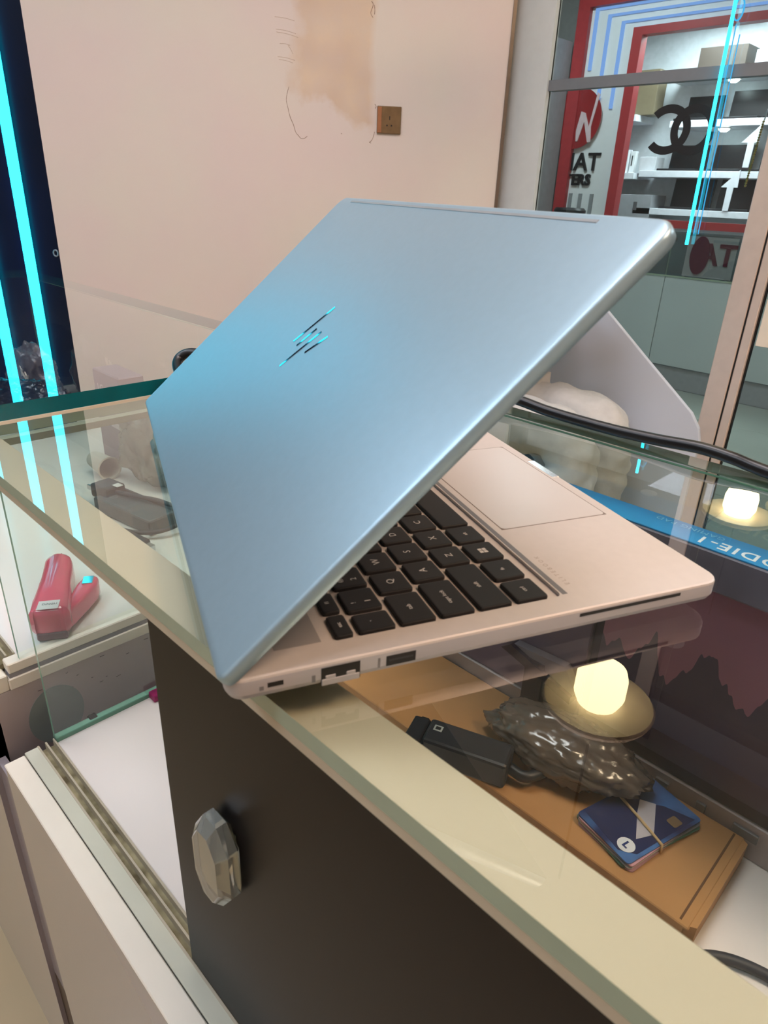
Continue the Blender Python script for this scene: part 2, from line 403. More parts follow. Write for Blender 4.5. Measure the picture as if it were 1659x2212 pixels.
# gold bead string
t = thing('bead_string', 'gold bead string hanging beside the window post', 'bead string', (-672, 2290, 1180))
M_goldb = mat('gold_bead', rgb(196, 160, 70), .25, .8)
bm = bmesh.new()
for k in range(26):
    bmesh.ops.create_icosphere(bm, subdivisions=1, radius=4, matrix=Matrix.Translation((-672 - k * .35, 2290, 1352 - k * 6.8)))
link('beads', bm, M_goldb, t)
tube('hook', [(-671, 2290, 1356), (-669, 2290, 1375), (-664, 2290, 1392)], 2, mat('silver_hook', rgb(200, 200, 205), .3, .8), t, 6)

# ------------------------------------------------------------------ opposite shop
FY = 4450
fac = sthing('wall_opposite', (-2400, FY, 0))
box('sign_panel', -2606, -2262, FY + 4, FY + 30, 0, 2076, M_white, fac)
M_bluew = emit('blue_white_line', (.30, .50, 1.0, 1.0)); M_bluew.cycles.emission_sampling = 'NONE'
box('red_bar', -2690, -2606, FY - 30, FY + 30, 0, 2262, M_red, fac)
box('red_bar', -2606, 400, FY - 30, FY + 30, 2214, 2262, M_red, fac)
box('red_bar', -2288, -2226, FY - 34, FY + 36, 0, 2076, M_red, fac)
box('red_bar', -2226, 400, FY - 34, FY + 36, 2034, 2076, M_red, fac)
box('lintel_panel', -2606, 400, FY + 4, FY + 30, 2076, 2214, M_white, fac)
for i, (x, z) in enumerate(((-2580, 2208), (-2488, 2166), (-2390, 2122), (-2298, 2082))):
    box('light_line', x, x + 22, FY - 6, FY + 6, (1880, 1640, 1660, 1700)[i], z, M_bluew, fac)
    box('light_line', x + 22, 400, FY - 6, FY + 6, z - 12, z, M_bluew, fac)
box('side_wall', -6500, -2690, FY, FY + 40, 0, 2600, mat('grey_side_wall', rgb(110, 110, 108), .6), fac)
# round emblem and lettering
t = thing('shop_sign', 'glossy red round emblem with black letters on the white panel', 'sign', (-2600, FY, 1100))
lathe('disc', [(.1, 0), (150, 0), (172, 6), (176, 14), (176, 20), (.1, 20)], M_red_gloss, t, 48, (0, 0, 0), frame((-2600, FY - 2, 1610), (1, 0, 0), (0, 0, 1)))
prism('bolt_stripe', [(-2585, 1478), (-2572, 1478), (-2540, 1590), (-2498, 1470), (-2474, 1474), (-2486, 1560), (-2452, 1740), (-2470, 1752), (-2502, 1560), (-2538, 1640), (-2570, 1650), (-2592, 1540)], FY - 27, FY - 21, mat('white_pink', rgb(214, 190, 194), .3), t, 'y')
TX = lambda x, z, y=FY: frame((x, y, z), (1, 0, 0), (0, 0, 1))
M_signletter = mat('sign_letter', rgb(22, 20, 24), .4)
text('lettering', 'NAT', 150, TX(-2548, 1352), M_signletter, t, 9, bold=2)
text('lettering', 'TERS', 92, TX(-2545, 1246), M_signletter, t, 9, bold=3)
box('grey_stripe', -2590, -2568, FY - 8, FY + 6, 900, 1165, mat('grey_stripe', rgb(140, 144, 148), .5), fac)
box('grey_stripe', -2516, -2492, FY - 8, FY + 6, 900, 1165, mat('grey_stripe', rgb(140, 144, 148), .5), fac)
box('grey_stripe', -2430, -2406, FY - 8, FY + 6, 900, 1165, mat('grey_stripe', rgb(140, 144, 148), .5), fac)
t = thing('round_stool', 'dark round stool top in front of the white sign panel', 'stool', (-2450, 4250, 0))
lathe('seat', [(.1, 1030), (96, 1030), (104, 1040), (104, 1062), (90, 1076), (.1, 1078)], M_dark, t, 28, (-2450, 4250, 0))
for k in range(4): tube('leg', [(-2450 + 60 * math.cos(k * PI / 2 + .6), 4250 + 60 * math.sin(k * PI / 2 + .6), 1035), (-2450 + 130 * math.cos(k * PI / 2 + .6), 4250 + 130 * math.sin(k * PI / 2 + .6), 0)], 11, M_dark, t, 8)
# storage boxes on the left of the sign
def carton(name, x0, x1, y0, y1, z0, z1, m, label, group=None, cat='box', print_=None):
    t = thing(name, label, cat, ((x0 + x1) / 2, (y0 + y1) / 2, z0), 0, group)
    box('body', x0, x1, y0, y1, z0, z1, m, t, min(2.0, (z1 - z0) * .05, (y1 - y0) * .1))
    if print_: print_(t)
    return t
M_carton_w = mat('white_carton', rgb(206, 208, 212), .5)
M_carton_g = mat('grey_carton', rgb(150, 152, 156), .5)
M_carton_b = mat('dark_carton', rgb(62, 52, 44), .5)
shelf_l = thing('display_shelf', 'tall grey display shelf left of the red bar', 'shelf', (-2850, 4330, 0))
box('side_panel', -2880, -2868, 4180, 4424, 0, 2040, M_carton_g, shelf_l); box('side_panel', -2712, -2700, 4180, 4424, 0, 2040, M_carton_g, shelf_l)
for z in (700, 1130, 1330, 1700, 2020): box('shelf_board', -2868, -2712, 4180, 4424, z - 16, z, M_carton_w, shelf_l)
carton('white_carton', -2860, -2718, 4215, 4400, 1700, 1960, M_carton_w, 'white carton with faint print high on the grey display shelf')
carton('grey_carton', -2856, -2722, 4215, 4400, 1330, 1640, M_carton_g, 'tall grey carton on the middle of the display shelf')
carton('slim_white_carton', -2850, -2722, 4215, 4400, 1130, 1245, M_carton_w, 'slim white carton low on the grey display shelf')
# interior
IY = 5650
struct(box('wall_shop', -6500, 400, IY, IY + 60, 0, 2600, mat('shop_white', rgb(214, 220, 224), .5)))
struct(box('ceiling_shop', -6500, 400, 4490, IY + 60, 2300, 2350, mat('shop_ceiling', rgb(150, 152, 152), .7)))
struct(box('wall_shop_right', 400, 460, 4450, IY, 0, 2300, M_white))
M_shelf = mat('white_shelf', rgb(222, 226, 232), .4)
def wall_shelf(x0, x1, z, label, grp='white wall shelves of the opposite shop'):
    t = thing('wall_shelf', label, 'shelf', ((x0 + x1) / 2, IY, z - 44), 0, grp)
    box('board', x0, x1, IY - 300, IY, z - 44, z, M_shelf, t, 2)
    return t
wall_shelf(-2480, -1500, 1966, 'white wall shelf with downlight near the shop ceiling')
wall_shelf(-2390, -1500, 1668, 'white wall shelf under the two open laptops')
wall_shelf(-2560, -1500, 1346, 'white wall shelf holding two large laptop screens')
wall_shelf(-2560, -1500, 1090, 'lowest white wall shelf with the big laptop')
wall_shelf(-3100, -2600, 1330, 'white wall shelf with brown box and booklet')
wall_shelf(-3000, -2660, 1720, 'short white wall shelf above the brown box')
def open_laptop(x0, x1, z0, h, y, label):
    t = thing('display_laptop', label, 'laptop', ((x0 + x1) / 2, y, z0), 0, 'open laptops on the opposite shelves')
    box('base', x0, x1, y - 200, y, z0, z0 + 16, M_dark, t, 2)
    lid_ = prism('screen_frame', [(x0, 0), (x1, 0), (x1, h), (x0, h)], -8, 0, M_dark, t, 'z', 0, frame((0, y, z0 + 14), (1, 0, 0), (0, .12, 1)))
    prism('screen', [(x0 + 9, 14), (x1 - 9, 14), (x1 - 9, h - 9), (x0 + 9, h - 9)], 0, 1.2, M_screen, lid_, 'z', 0, frame((0, y, z0 + 14), (1, 0, 0), (0, .12, 1)))
    return t
LY = IY - 70
open_laptop(-2375, -2110, 1668, 158, LY - 20, 'open black laptop left on the middle white shelf')
open_laptop(-2070, -1800, 1668, 182, LY, 'open black laptop beside the cyan reflection on the middle shelf')
open_laptop(-1770, -1520, 1668, 180, LY, 'open black laptop right on the middle white shelf')
open_laptop(-2440, -2150, 1346, 168, LY, 'open black laptop left on the wide lower shelf')
open_laptop(-2110, -1830, 1346, 168, LY, 'open black laptop beside the white arrow on the lower shelf')
open_laptop(-1780, -1520, 1346, 200, LY, 'open black laptop right on the wide lower shelf')
open_laptop(-2370, -2060, 1090, 216, LY, 'open black laptop left on the lowest shelf')
open_laptop(-2020, -1720, 1090, 216, LY, 'open black laptop in the middle of the lowest shelf')
open_laptop(-1690, -1510, 1090, 200, LY, 'open black laptop right on the lowest shelf')
M_arrow = mat('white_arrow', rgb(226, 230, 236), .4)
for (x, z, lab, sc) in ((-1790, 1370, 'white paper arrow between laptops on the wide lower shelf', 1.0), (-1860, 1094, 'white paper arrow standing on the lowest shelf', 1.0)):
    t = thing('paper_arrow', lab, 'paper arrow', (x, LY - 230, z), 0, 'white paper arrows')
    prism('arrow', [(x - 20, z), (x + 20, z), (x + 24, z + 150), (x + 50, z + 150), (x + 46, z + 262), (x - 64, z + 150), (x - 20, z + 150)], LY - 236, LY - 230, M_arrow, t, 'y')
t = carton('brown_box', -2960, -2770, IY - 260, IY - 120, 1330, 1500, M_carton_b, 'dark brown box with pale ring print on the white shelf')
tube('ring_print', [(-2870 + 34 * math.cos(k * PI / 10), IY - 261, 1420 + 46 * math.sin(k * PI / 10)) for k in range(20)], 4, mat('ring_print', rgb(170, 158, 140), .5), t, 5, True)
t = carton('booklet', -2750, -2690, IY - 260, IY - 200, 1330, 1490, M_carton_w, 'white booklet standing beside the brown box', None, 'booklet')
box('picture', -2745, -2712, IY - 262, IY - 260, 1345, 1440, mat('booklet_print', rgb(96, 104, 116), .5), t)
t = carton('white_tag', -2680, -2640, IY - 240, IY - 200, 1330, 1480, M_white, 'narrow white tag standing beside the booklet', None, 'tag')
box('stroke', -2668, -2660, IY - 242, IY - 240, 1380, 1450, M_dark, t)
t = carton('grey_gift_box', -2820, -2420, IY - 300, IY - 60, 900, 1180, M_carton_g, 'big grey box with small pictures on the lower shelf')
box('picture', -2770, -2700, IY - 302, IY - 300, 1080, 1120, mat('red_picture', rgb(130, 70, 84), .5), t)
box('picture', -2560, -2530, IY - 302, IY - 300, 1070, 1130, mat('dark_picture', rgb(84, 84, 86), .5), t)
wall_shelf(-3000, -2400, 900, 'low white wall shelf under the big grey box')
carton('small_white_box', -2590, -2460, IY - 260, IY - 120, 1346, 1440, M_carton_w, 'small white box left of the shelf laptops')
carton('brown_tall_box', -2720, -2560, IY - 240, IY - 100, 1720, 2010, mat('tan_carton', rgb(128, 116, 92), .5), 'tan tall box on the short white shelf')
carton('brown_flat_carton', -2280, -1960, IY - 270, IY - 60, 1966, 2106, M_carton_b, 'dark brown carton on the top shelf')
carton('mixed_white_carton', -1900, -1560, IY - 270, IY - 60, 1966, 2066, M_carton_g, 'grey carton at the end of the top shelf')
M_spot = emit('spot_white', SHOP_SPOT)
for (x, z, lab) in ((-2040, 1922, 'bright downlight under the top white shelf'), (-2035, 1624, 'bright downlight under the middle white shelf')):
    t = thing('shelf_downlight', lab, 'downlight', (x, IY - 190, z), 0, 'downlights under the white shelves')
    lathe('lens', [(.1, -26), (20, -24), (34, -14), (38, -1), (.1, -1)], M_spot, t, 20, (x, IY - 190, z)); lathe('rim', [(40, -6), (46, -6), (46, 0), (40, 0)], M_alu, t, 20, (x, IY - 190, z))
# shop front base
M_front = mat('frosted_front', rgb(186, 196, 196), .3, 0, .05, 2)
for i in range(4):
    x = -2226 + i * 420
    t = thing('front_cabinet', ['frosted grey low cabinet beside the inner red bar', 'frosted grey low cabinet under the maroon emblem', 'frosted grey low cabinet behind the window post', 'frosted grey low cabinet at the end of the row'][i], 'cabinet', (x + 210, FY + 60, 0), 0, 'low cabinets of the opposite shop')
    box('plinth', x, x + 420, FY + 12, FY + 300, 0, 142, M_carton_g, t, 1); box('front_panel', x + 2, x + 418, FY, FY + 300, 146, 700, M_front, t, 2)
    pane('glass_top', x, x + 420, FY - 4, FY + 300, 700, 710, t)
    pane('glass_front', x + 2, x + 418, FY, FY + 6, 710, 960, t)
    box('back_board', x + 4, x + 416, FY + 280, FY + 296, 710, 960, mat('dark_showcase', rgb(70, 80, 84), .5), t)
t = thing('maroon_emblem', 'dark maroon round emblem with letters in the low glass showcase', 'sign', (-1560, FY - 8, 710))
M_maroon = mat('maroon', rgb(70, 20, 40), .3)
box('plate', -1700, -1400, FY - 8, FY - 4.5, 716, 950, mat('emblem_plate', rgb(122, 128, 130), .5), t)
lathe('disc', [(.1, 0), (58, 0), (58, 8), (.1, 8)], M_maroon, t, 36, (0, 0, 0), frame((-1612, FY - 8, 842), (1, 0, 0), (0, 0, 1.9)) @ Matrix.Diagonal((1, 1.9, 1, 1)))
text('lettering', 'AT', 170, TX(-1505, 846, FY - 10), M_maroon, t, 4, bold=4)
box('red_shelf_edge', -2226, -1200, FY + 40, FY + 80, 985, 1030, M_red, fac)

# ------------------------------------------------------------------ lamps
def ceiling_panel(x, y, z, m, label, s=300):
    t = thing('ceiling_light', label, 'ceiling light', (x, y, z), 0, 'square ceiling light panels')
    box('diffuser', x - s, x + s, y - s, y + s, z - 8, z - 4, m, t)
    for (a, b, c, d) in ((-s - 20, s + 20, -s - 20, -s), (-s - 20, s + 20, s, s + 20), (-s - 20, -s, -s, s), (s, s + 20, -s, s)): box('frame', x + a, x + b, y + c, y + d, z - 12, z, M_white, t)
M_pw = emit('warm_panel', PANEL_WARM); M_pc = emit('cool_panel', PANEL_COOL); M_cp = emit('corridor_panel', CORRIDOR_PANEL)
for (x, y), lab in zip(WARM_PANELS, ('unseen warm square ceiling panel above the customer side',)): ceiling_panel(x, y, 2800, M_pw, lab)
M_pn = emit('neutral_fill_panel', PANEL_NEUTRAL)
for (x, y), lab in zip(NEUTRAL_FILL_PANELS, ('wide white fill panel added to the ceiling above the glass counters',)): ceiling_panel(x, y, 2800, M_pn, lab, 420)
for (x, y), lab in zip(COOL_PANELS, ('unseen cool white square ceiling panel by the navy panel', 'unseen cool white square ceiling panel behind the counter')): ceiling_panel(x, y, 2800, M_pc, lab)
ceiling_panel(-2300, 3400, 2600, M_cp, 'white square ceiling panel in the corridor by the red bars')
ceiling_panel(900, 3400, 2600, M_cp, 'white square ceiling panel in the corridor beyond the glass door')
ceiling_panel(-2000, 5000, 2300, emit('shop_panel', (.90, .98, 1.0, 34.0)), 'white square ceiling panel inside the opposite shop', 350)
M_dl = emit('corridor_downlight', (.85, .97, 1.0, 60.0))
for (x, y, z, lab) in ((-675, 2700, 2600, 'small white downlight in the corridor ceiling by the post'), (-1548, 4300, 2600, 'small white downlight in the corridor ceiling by the red frame')):
    t = thing('corridor_downlight', lab, 'downlight', (x, y, z), 0, 'corridor downlights')
    lathe('lens', [(.1, -4), (45, -4), (45, -1), (.1, -1)], M_dl, t, 20, (x, y, z)); lathe('rim', [(47, -5), (56, -5), (56, 0), (47, 0)], M_white, t, 20, (x, y, z))
M_bulb = emit('warm_bulb', BULB)
M_dish = mat('lamp_dish', rgb(226, 206, 180), .4)
def pendant(x, y, z, label, top=2800, s=1.0):
    t = thing('pendant_lamp', label, 'lamp', (x, y, z), 0, 'warm pendant lamps')
    lathe('bulb', [(1, -70 * s), (40 * s, -68 * s), (62 * s, -52 * s), (70 * s, -25 * s), (70 * s, 30 * s), (56 * s, 62 * s), (1, 66 * s)], M_bulb, t, 24, (x, y, z))
    lathe('dish', [(60 * s, 60 * s), (150 * s, 52 * s), (156 * s, 58 * s), (150 * s, 72 * s), (20 * s, 92 * s), (1, 92 * s)], M_dish, t, 36, (x, y, z))
    tube('cord', [(x, y, z + 90 * s), (x, y, (z + top) / 2), (x, y, top)], 4, M_dark, t, 6)
pendant(-443, 1420, 2000, 'warm glowing pendant lamp hanging above the customer side')
pendant(-646, 3060, 1990, 'warm glowing pendant lamp in the corridor by the post', 2600)
pendant(-470, 3420, 2030, 'warm glowing pendant lamp farther along the corridor', 2600)

# ------------------------------------------------------------------ glass counters
def track(parent, x0, x1, z):
    """cream sill and two dirty sliding channels at the foot of the opening"""
    box('track_sill', x0, x1, -3, 9, z - 12, z + 1.5, mat('sill_paint', rgb(206, 204, 186), .4, 0, .03), parent, .6)
    box('track_bed', x0, x1, 9, 24, z - 12, z - 6, M_dirt, parent)
    for y in (8.4, 15.4, 22.6): box('track_rib', x0, x1, y, y + 1.6, z - 7, z + 2, M_cream_rail, parent)
c1 = thing('glass_counter', 'glass showcase counter with dark sliding door under the silver laptop', 'counter', (200, 200, 0))
X1 = 1300
pane('top_glass', -389, X1, 0, 398, 942, 950, c1, M_edge_pale, M_glass_top)
box('top_rail', -383, X1, 1.5, 32, 934, 941.8, M_cream_rail, c1, .8)
pane('end_glass', -389, -384, 24, 392, 640, 941.5, c1, M_edge_green)
pane('front_glass', -384, X1, 392, 397, 640, 941.5, c1, M_edge_green)
box('end_foot', -391, -383.5, 24, 392, 634, 645, M_edge_green, c1, .6)
box('end_trim', -389, -380, 30, 392, 936, 941.6, mat('grey_green_trim', rgb(150, 156, 140), .4), c1)
box('floor_board', -389, X1, 24, 398, 626, 640, M_white_board, c1)
box('front_rail', -380, X1, 378, 391.5, 640, 676, mat('grey_front_rail', rgb(170, 158, 156), .4, .2), c1, 1)
for x, w, m_ in ((-2, 14, M_black), (38, 12, M_grey_groove), (74, 8, M_grey_groove), (104, 20, M_grey_groove)): box('clip', x, x + w, 375.5, 378.4, 660, 669, m_, c1, .5)
track(c1, -389, X1, 640)
cab = box('cabinet_front', -386, X1, -21, -4.5, 0, 641, M_shaded_lam, c1)
box('edge_band', -386, X1, -21.6, -4, 639.5, 642, M_white_edge, cab, .8)
box('cabinet_end', -389, -374, -4, 396, 0, 626, M_shaded_lam, c1)
box('corner_screw', -394, -386, 58, 66, 641, 646, M_black, c1, 1)
box('corner_tab', -384, -372, 118, 132, 640, 648, mat('magenta_tab', rgb(150, 20, 90), .5), c1, 1)
dr = box('sliding_door', -118, 760, 10, 15.5, 642, 934, M_door, c1, .8)
# crystal pull: a faceted glass block stuck on the door
M_crystal = glass('crystal', (.62, .66, .60), 2.2)
def crystal_pull():
    oct_ = [(-15, 15), (-15, -15), (-6, -29), (6, -29), (15, -15), (15, 15), (6, 29), (-6, 29)]
    inn = [(x * .72, z * .80) for x, z in oct_]
    bm = bmesh.new()
    def R(pts, y): return [(-56 + x, y, 806 + z) for x, z in pts]
    loft(bm, [R(inn, 10.2), R(oct_, 7), R(oct_, 1), R(inn, -4)]); bmesh.ops.recalc_face_normals(bm, faces=bm.faces)
    return link('crystal_pull', bm, M_crystal_solid, dr)
M_crystal_solid = bpy.data.materials.new('cut_crystal'); M_crystal_solid.use_nodes = True
_p = M_crystal_solid.node_tree.nodes['Principled BSDF']; _p.inputs['Transmission Weight'].default_value = .8; _p.inputs['Roughness'].default_value = .04; _p.inputs['IOR'].default_value = 1.55; _p.inputs['Base Color'].default_value = rgb(236, 240, 232)
crystal_pull()
box('mount_pad', -66, -46, 9.0, 10.2, 786, 826, mat('mirror_pad', rgb(130, 128, 112), .15, .8), dr, .4)

c2 = thing('glass_counter', 'glass showcase counter beside the navy panel, with the pink stapler inside', 'counter', (-930, 200, 0))
X2 = -1408
pane('top_glass', X2, -445, 0, 420, 936, 950, c2, M_edge_teal, M_glass_top)
box('top_strip', -452, -445.5, 4, 416, 929, 935.8, M_white_edge, c2, .5)
box('top_rail', X2 + 4, -453, 1.5, 32, 928, 935.8, M_cream_rail, c2, .8)
pane('end_glass', -452, -447, 24, 414, 700, 929, c2, M_edge_green)
pane('end_glass', X2, X2 + 5, 24, 414, 700, 935.8, c2, M_edge_green)
pane('front_glass', X2 + 5, -452, 414, 419, 700, 935.8, c2, M_edge_green)
box('floor_board', X2, -447, 24, 420, 688, 699.6, M_white_board, c2)
box('rim_board', -460, -445.2, 12, 420, 690, 701, M_white_edge, c2, 1)
box('rim_groove', -458, -446, 12, 420, 685, 690, mat('groove_grey', rgb(150, 146, 150), .5), c2)
box('edge_board', X2, -444.5, 10, 420, 672, 685, M_white_edge, c2, 1)
endp = box('cabinet_end', -461, -446, -16, 418, 0, 672, mat('marked_end_panel', rgb(196, 182, 180), .4, 0, .05, 14), c2)
lathe('frosted_port', [(.1, 0), (27, 0), (27.5, 1.2), (.1, 1.2)], mat('frosted_grey', rgb(150, 160, 156), .6), endp, 40, (0, 0, 0), frame((-446, 46, 622), (0, 1, 0), (0, 0, 1)) @ Matrix.Diagonal((1, 1.25, 1, 1)))
M_scuff = mat('scuff_mark', rgb(96, 84, 84), .7)
for k in range(14):
    y = random.uniform(30, 150); z = random.uniform(650, 668) if k % 2 else random.uniform(632, 662); l = random.uniform(1.5, 6)
    tube('scuff', [(-445.8, y, z), (-445.8, y + l / 2, z + random.uniform(-.5, .5)), (-445.8, y + l, z + random.uniform(-1, 1))], .35, M_scuff, endp, 4)
box('gap_filler', -446, -392, -16, -8, 260, 600, M_shaded_lam, c2)
box('gap_filler', -446, -392, -16, -8, 0, 258, mat('brown_board', rgb(58, 38, 28), .5), c2)
track(c2, X2, -461, 700)
cab2 = box('cabinet_front', X2, -446, -21, -5, 0, 640, M_shaded_lam, c2)
box('edge_band', X2, -446, -21.6, -4, 638.5, 641, M_white_edge, cab2, .8)
box('edge_block', -520, -446, -18, 10, 672, 690, M_white_edge, c2, 1)
box('cabinet_riser', X2, -446, -14, -6, 641, 672, M_shaded_lam, c2)

# ------------------------------------------------------------------ the laptop (local frame: x right, y to the hinge, z up; deck at z = 16)
LAP = thing('laptop', 'open silver laptop tilted over the glass counter edge', 'laptop', (92.8, 192.5, 950), math.radians(156.4))
LW, LD, DZ = 360.0, 229.0, 16.0
TRAY = (12.0, 348.0, 81.0, 187.0)
def base_mesh():
    bm = bmesh.new()
    def ring(ins, z, rr=(9, 9, 7, 7)): return [(x, y, z) for x, y in rrect(ins, LW - ins, ins, LD - ins, [max(1, q - ins) for q in rr], 6)]
    vr = loft(bm, [ring(16, 3.6), ring(5, 4.0), ring(1.2, 6.6), ring(0, 9.0), ring(0, DZ - 1.2), ring(.35, DZ - .35), ring(1.1, DZ)], True, False)
    bm.faces.new(list(reversed(vr[0])))
    top = vr[-1]
    inner = [bm.verts.new((x, y, DZ)) for x, y in rrect(*TRAY, 3, 3)]
    e_in = [bm.edges.new((inner[i], inner[(i + 1) % len(inner)])) for i in range(len(inner))]
    e_out = []
    for i in range(len(top)): e_out.append(bm.edges.get((top[i], top[(i + 1) % len(top)])))
    bmesh.ops.triangle_fill(bm, use_beauty=True, edges=e_in + e_out)
    low = [bm.verts.new((v.co.x, v.co.y, DZ - 1.6)) for v in inner]
    n = len(inner)
    for i in range(n): bm.faces.new((inner[i], inner[(i + 1) % n], low[(i + 1) % n], low[i]))
    bm.faces.new(low)
    bmesh.ops.recalc_face_normals(bm, faces=bm.faces)
    return bm
bm = base_mesh()
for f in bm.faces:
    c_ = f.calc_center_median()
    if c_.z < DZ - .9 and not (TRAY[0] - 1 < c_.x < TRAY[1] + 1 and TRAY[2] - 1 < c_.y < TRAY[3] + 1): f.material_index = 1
base = link('base', bm, [M_silver, M_silver_shaded], LAP); smooth_angle(base, 24)
for x, y in ((40, 30), (320, 30), (40, 195), (320, 195)): box('foot', x - 22, x + 22, y - 4, y + 4, 0, 4.4, M_dark, LAP, 1)
box('speaker_panel', 13, 347, 190.5, 209, DZ - .2, DZ + .12, mat('speaker_panel', (.36, .34, .33, 1), .5, .4), LAP)
box('front_groove', 13, 347, 77.6, 80.2, DZ - .2, DZ + .1, M_grey_groove, LAP)
# touchpad with its seam
box('touchpad_seam', 76.6, 190.6, 7.0, 73.6, DZ - .1, DZ + .06, mat('seam_grey', rgb(120, 108, 100), .6), LAP)
prism('touchpad', rrect(77.2, 190, 7.6, 73, 2.5, 3), DZ - .2, DZ + .12, mat('touchpad_glass', (.63, .595, .57, 1), .34, .25, .01), LAP)
box('opening_notch', 132, 161, -.1, 5.2, DZ - 2, DZ + .05, mat('bright_notch', (.8, .8, .82, 1), .2, .8), LAP, .3)
# printed name on the palm rest
text('palm_print', 'ELITEBOOK', 3.3, frame((33, 72.6, DZ + .03), (1, 0, 0), (0, 1, 0)), mat('palm_print', rgb(170, 158, 150), .6), LAP, .02, spacing=1.75)
# keys
KEYMESH = {}
def key(x0, x1, yc, h, leg=None, size=4.2, dx=0, dy=0, extra=None):
    w = x1 - x0; kk = (round(w, 2), h)
    if kk not in KEYMESH:
        bm = bmesh.new(); g = 1.25; a, b = w / 2 - g, h / 2 - g
        loft(bm, [[(x, y, z) for x, y in rrect(-a + i, a - i, -b + i, b - i, 1.2, 2)] for i, z in ((0, DZ - 1.7), (0, DZ - .1), (.25, DZ + .25), (.8, DZ + .35))])
        bmesh.ops.recalc_face_normals(bm, faces=bm.faces)
        for v in bm.verts: v.co *= K
        me = bpy.data.meshes.new('key'); bm.to_mesh(me); bm.free(); me.materials.append(M_key); KEYMESH[kk] = me
    o = bpy.data.objects.new('key', KEYMESH[kk]); COL.objects.link(o); o.parent = LAP
    xc = (x0 + x1) / 2; o.location = (xc * K, yc * K, 0)
    for (s_, sz, ax, ay) in ([(leg, size, dx, dy)] if leg else []) + (extra or []):
        text('legend', s_, sz, frame((ax, ay, DZ + .38), (1, 0, 0), (0, 1, 0)), M_legend, o, .03, res=2)
    return o
U = 18.7; KX = 8.66; XL = 12.6
YR = {-1: 94.6, 0: 112.6, 1: 130.6, 2: 148.6, 3: 166.6}
def row(r, first_w, first_leg, fs, letters, last_w, last_leg):
    x = KX; key(XL, KX + first_w * U, YR[r], 18.0, first_leg, fs); x += first_w * U
    for ch in letters:
        if isinstance(ch, tuple): key(x, x + U, YR[r], 18.0, ch[0], 4.0, -2.2, -3, [(ch[1], 3.2, -2.2, 3.4)])
        else: key(x, x + U, YR[r], 18.0, ch, 5.0)
        x += U
    key(x, x + last_w * U, YR[r], 18.0, last_leg, 2.6)
row(3, 1, '`', 4, [('1', '!'), ('2', '@'), ('3', '#'), ('4', '$'), ('5', '%'), ('6', '^'), ('7', '&'), ('8', '*'), ('9', '('), ('0', ')'), ('-', '_'), ('=', '+')], 2, 'backspace')
row(2, 1.5, 'tab', 3.0, 'QWERTYUIOP[]', 1.5, '\\')
row(1, 1.75, 'caps lock', 2.8, 'ASDFGHJKL;', 3.25, 'enter')
row(0, 2.25, 'shift', 2.8, 'ZXCVBNM,./', 2.75, 'shift')
x = XL
for leg in ('ctrl', 'fn', None, 'alt'):
    k_ = key(x, x + U, YR[-1], 18.0, leg, 2.8)
    if leg is None:
        for ddx in (-1.15, 1.15):
            for ddy in (-1.15, 1.15): box('legend', ddx - .95, ddx + .95, ddy - .95, ddy + .95, DZ + .3, DZ + .4, M_legend, k_)
    x += U
key(x, x + 5.2 * U, YR[-1], 18.0); x += 5.2 * U
for leg in ('alt', 'ctrl'): key(x, x + U, YR[-1], 18.0, leg, 2.8); x += U
while x + 14 < 291: key(x, x + 16.4, YR[-1], 18.0); x += 16.4
fx = XL
for leg in ['esc'] + ['f%d' % i for i in range(1, 13)] + ['ins', 'del', 'end']: key(fx, fx + 17.1, 180.6, 10.0, leg, 2.6); fx += 17.1
while fx + 17 < 348: key(fx, fx + 17.1, 180.6, 10.0); fx += 17.1
for r in range(-1, 4):
    for c_ in range(3): key(291.5 + c_ * 18.6, 291.5 + (c_ + 1) * 18.6, YR[r], 18.0, '789456123'[(2 - r) * 3 + c_] if 0 <= r <= 2 else None, 4.2)
# left-hand ports
sd = lambda name, y0, y1, z0, z1, m, d=.12, bev=0, par=LAP: box(name, -d, 1.5, y0, y1, DZ + z0, DZ + z1, m, par, bev)
sd('lock_slot', 208.6, 214.4, -5.4, -3.4, M_black)
sd('lock_icon', 215.8, 217.4, -6.2, -4.4, M_grey_groove, .05)
nj = sd('network_port', 179.2, 194.4, -9.6, -2.0, M_black)
sd('network_port_door', 179.4, 194.3, -10.0, -7.2, M_silver_shaded, .35, .2, nj)
sd('port_tab', 188.8, 192.8, -7.4, -5.6, M_silver_shaded, .3, .2, nj); sd('port_tab', 181.0, 184.6, -7.4, -5.6, M_silver_shaded, .3, .2, nj)
sd('network_icon', 196.6, 198.0, -7.6, -4.4, M_grey_groove, .05)
us = sd('usb_port', 156.3, 168.6, -7.3, -2.7, M_black)
sd('usb_tongue', 157.4, 167.4, -5.2, -4.3, mat('usb_tongue', rgb(46, 46, 50), .5), .2, 0, us)
sd('usb_icon', 171.0, 172.0, -7.4, -2.8, M_grey_groove, .05)
sd('card_slot', 25.4, 80.0, -3.4, -1.9, M_black, .2)
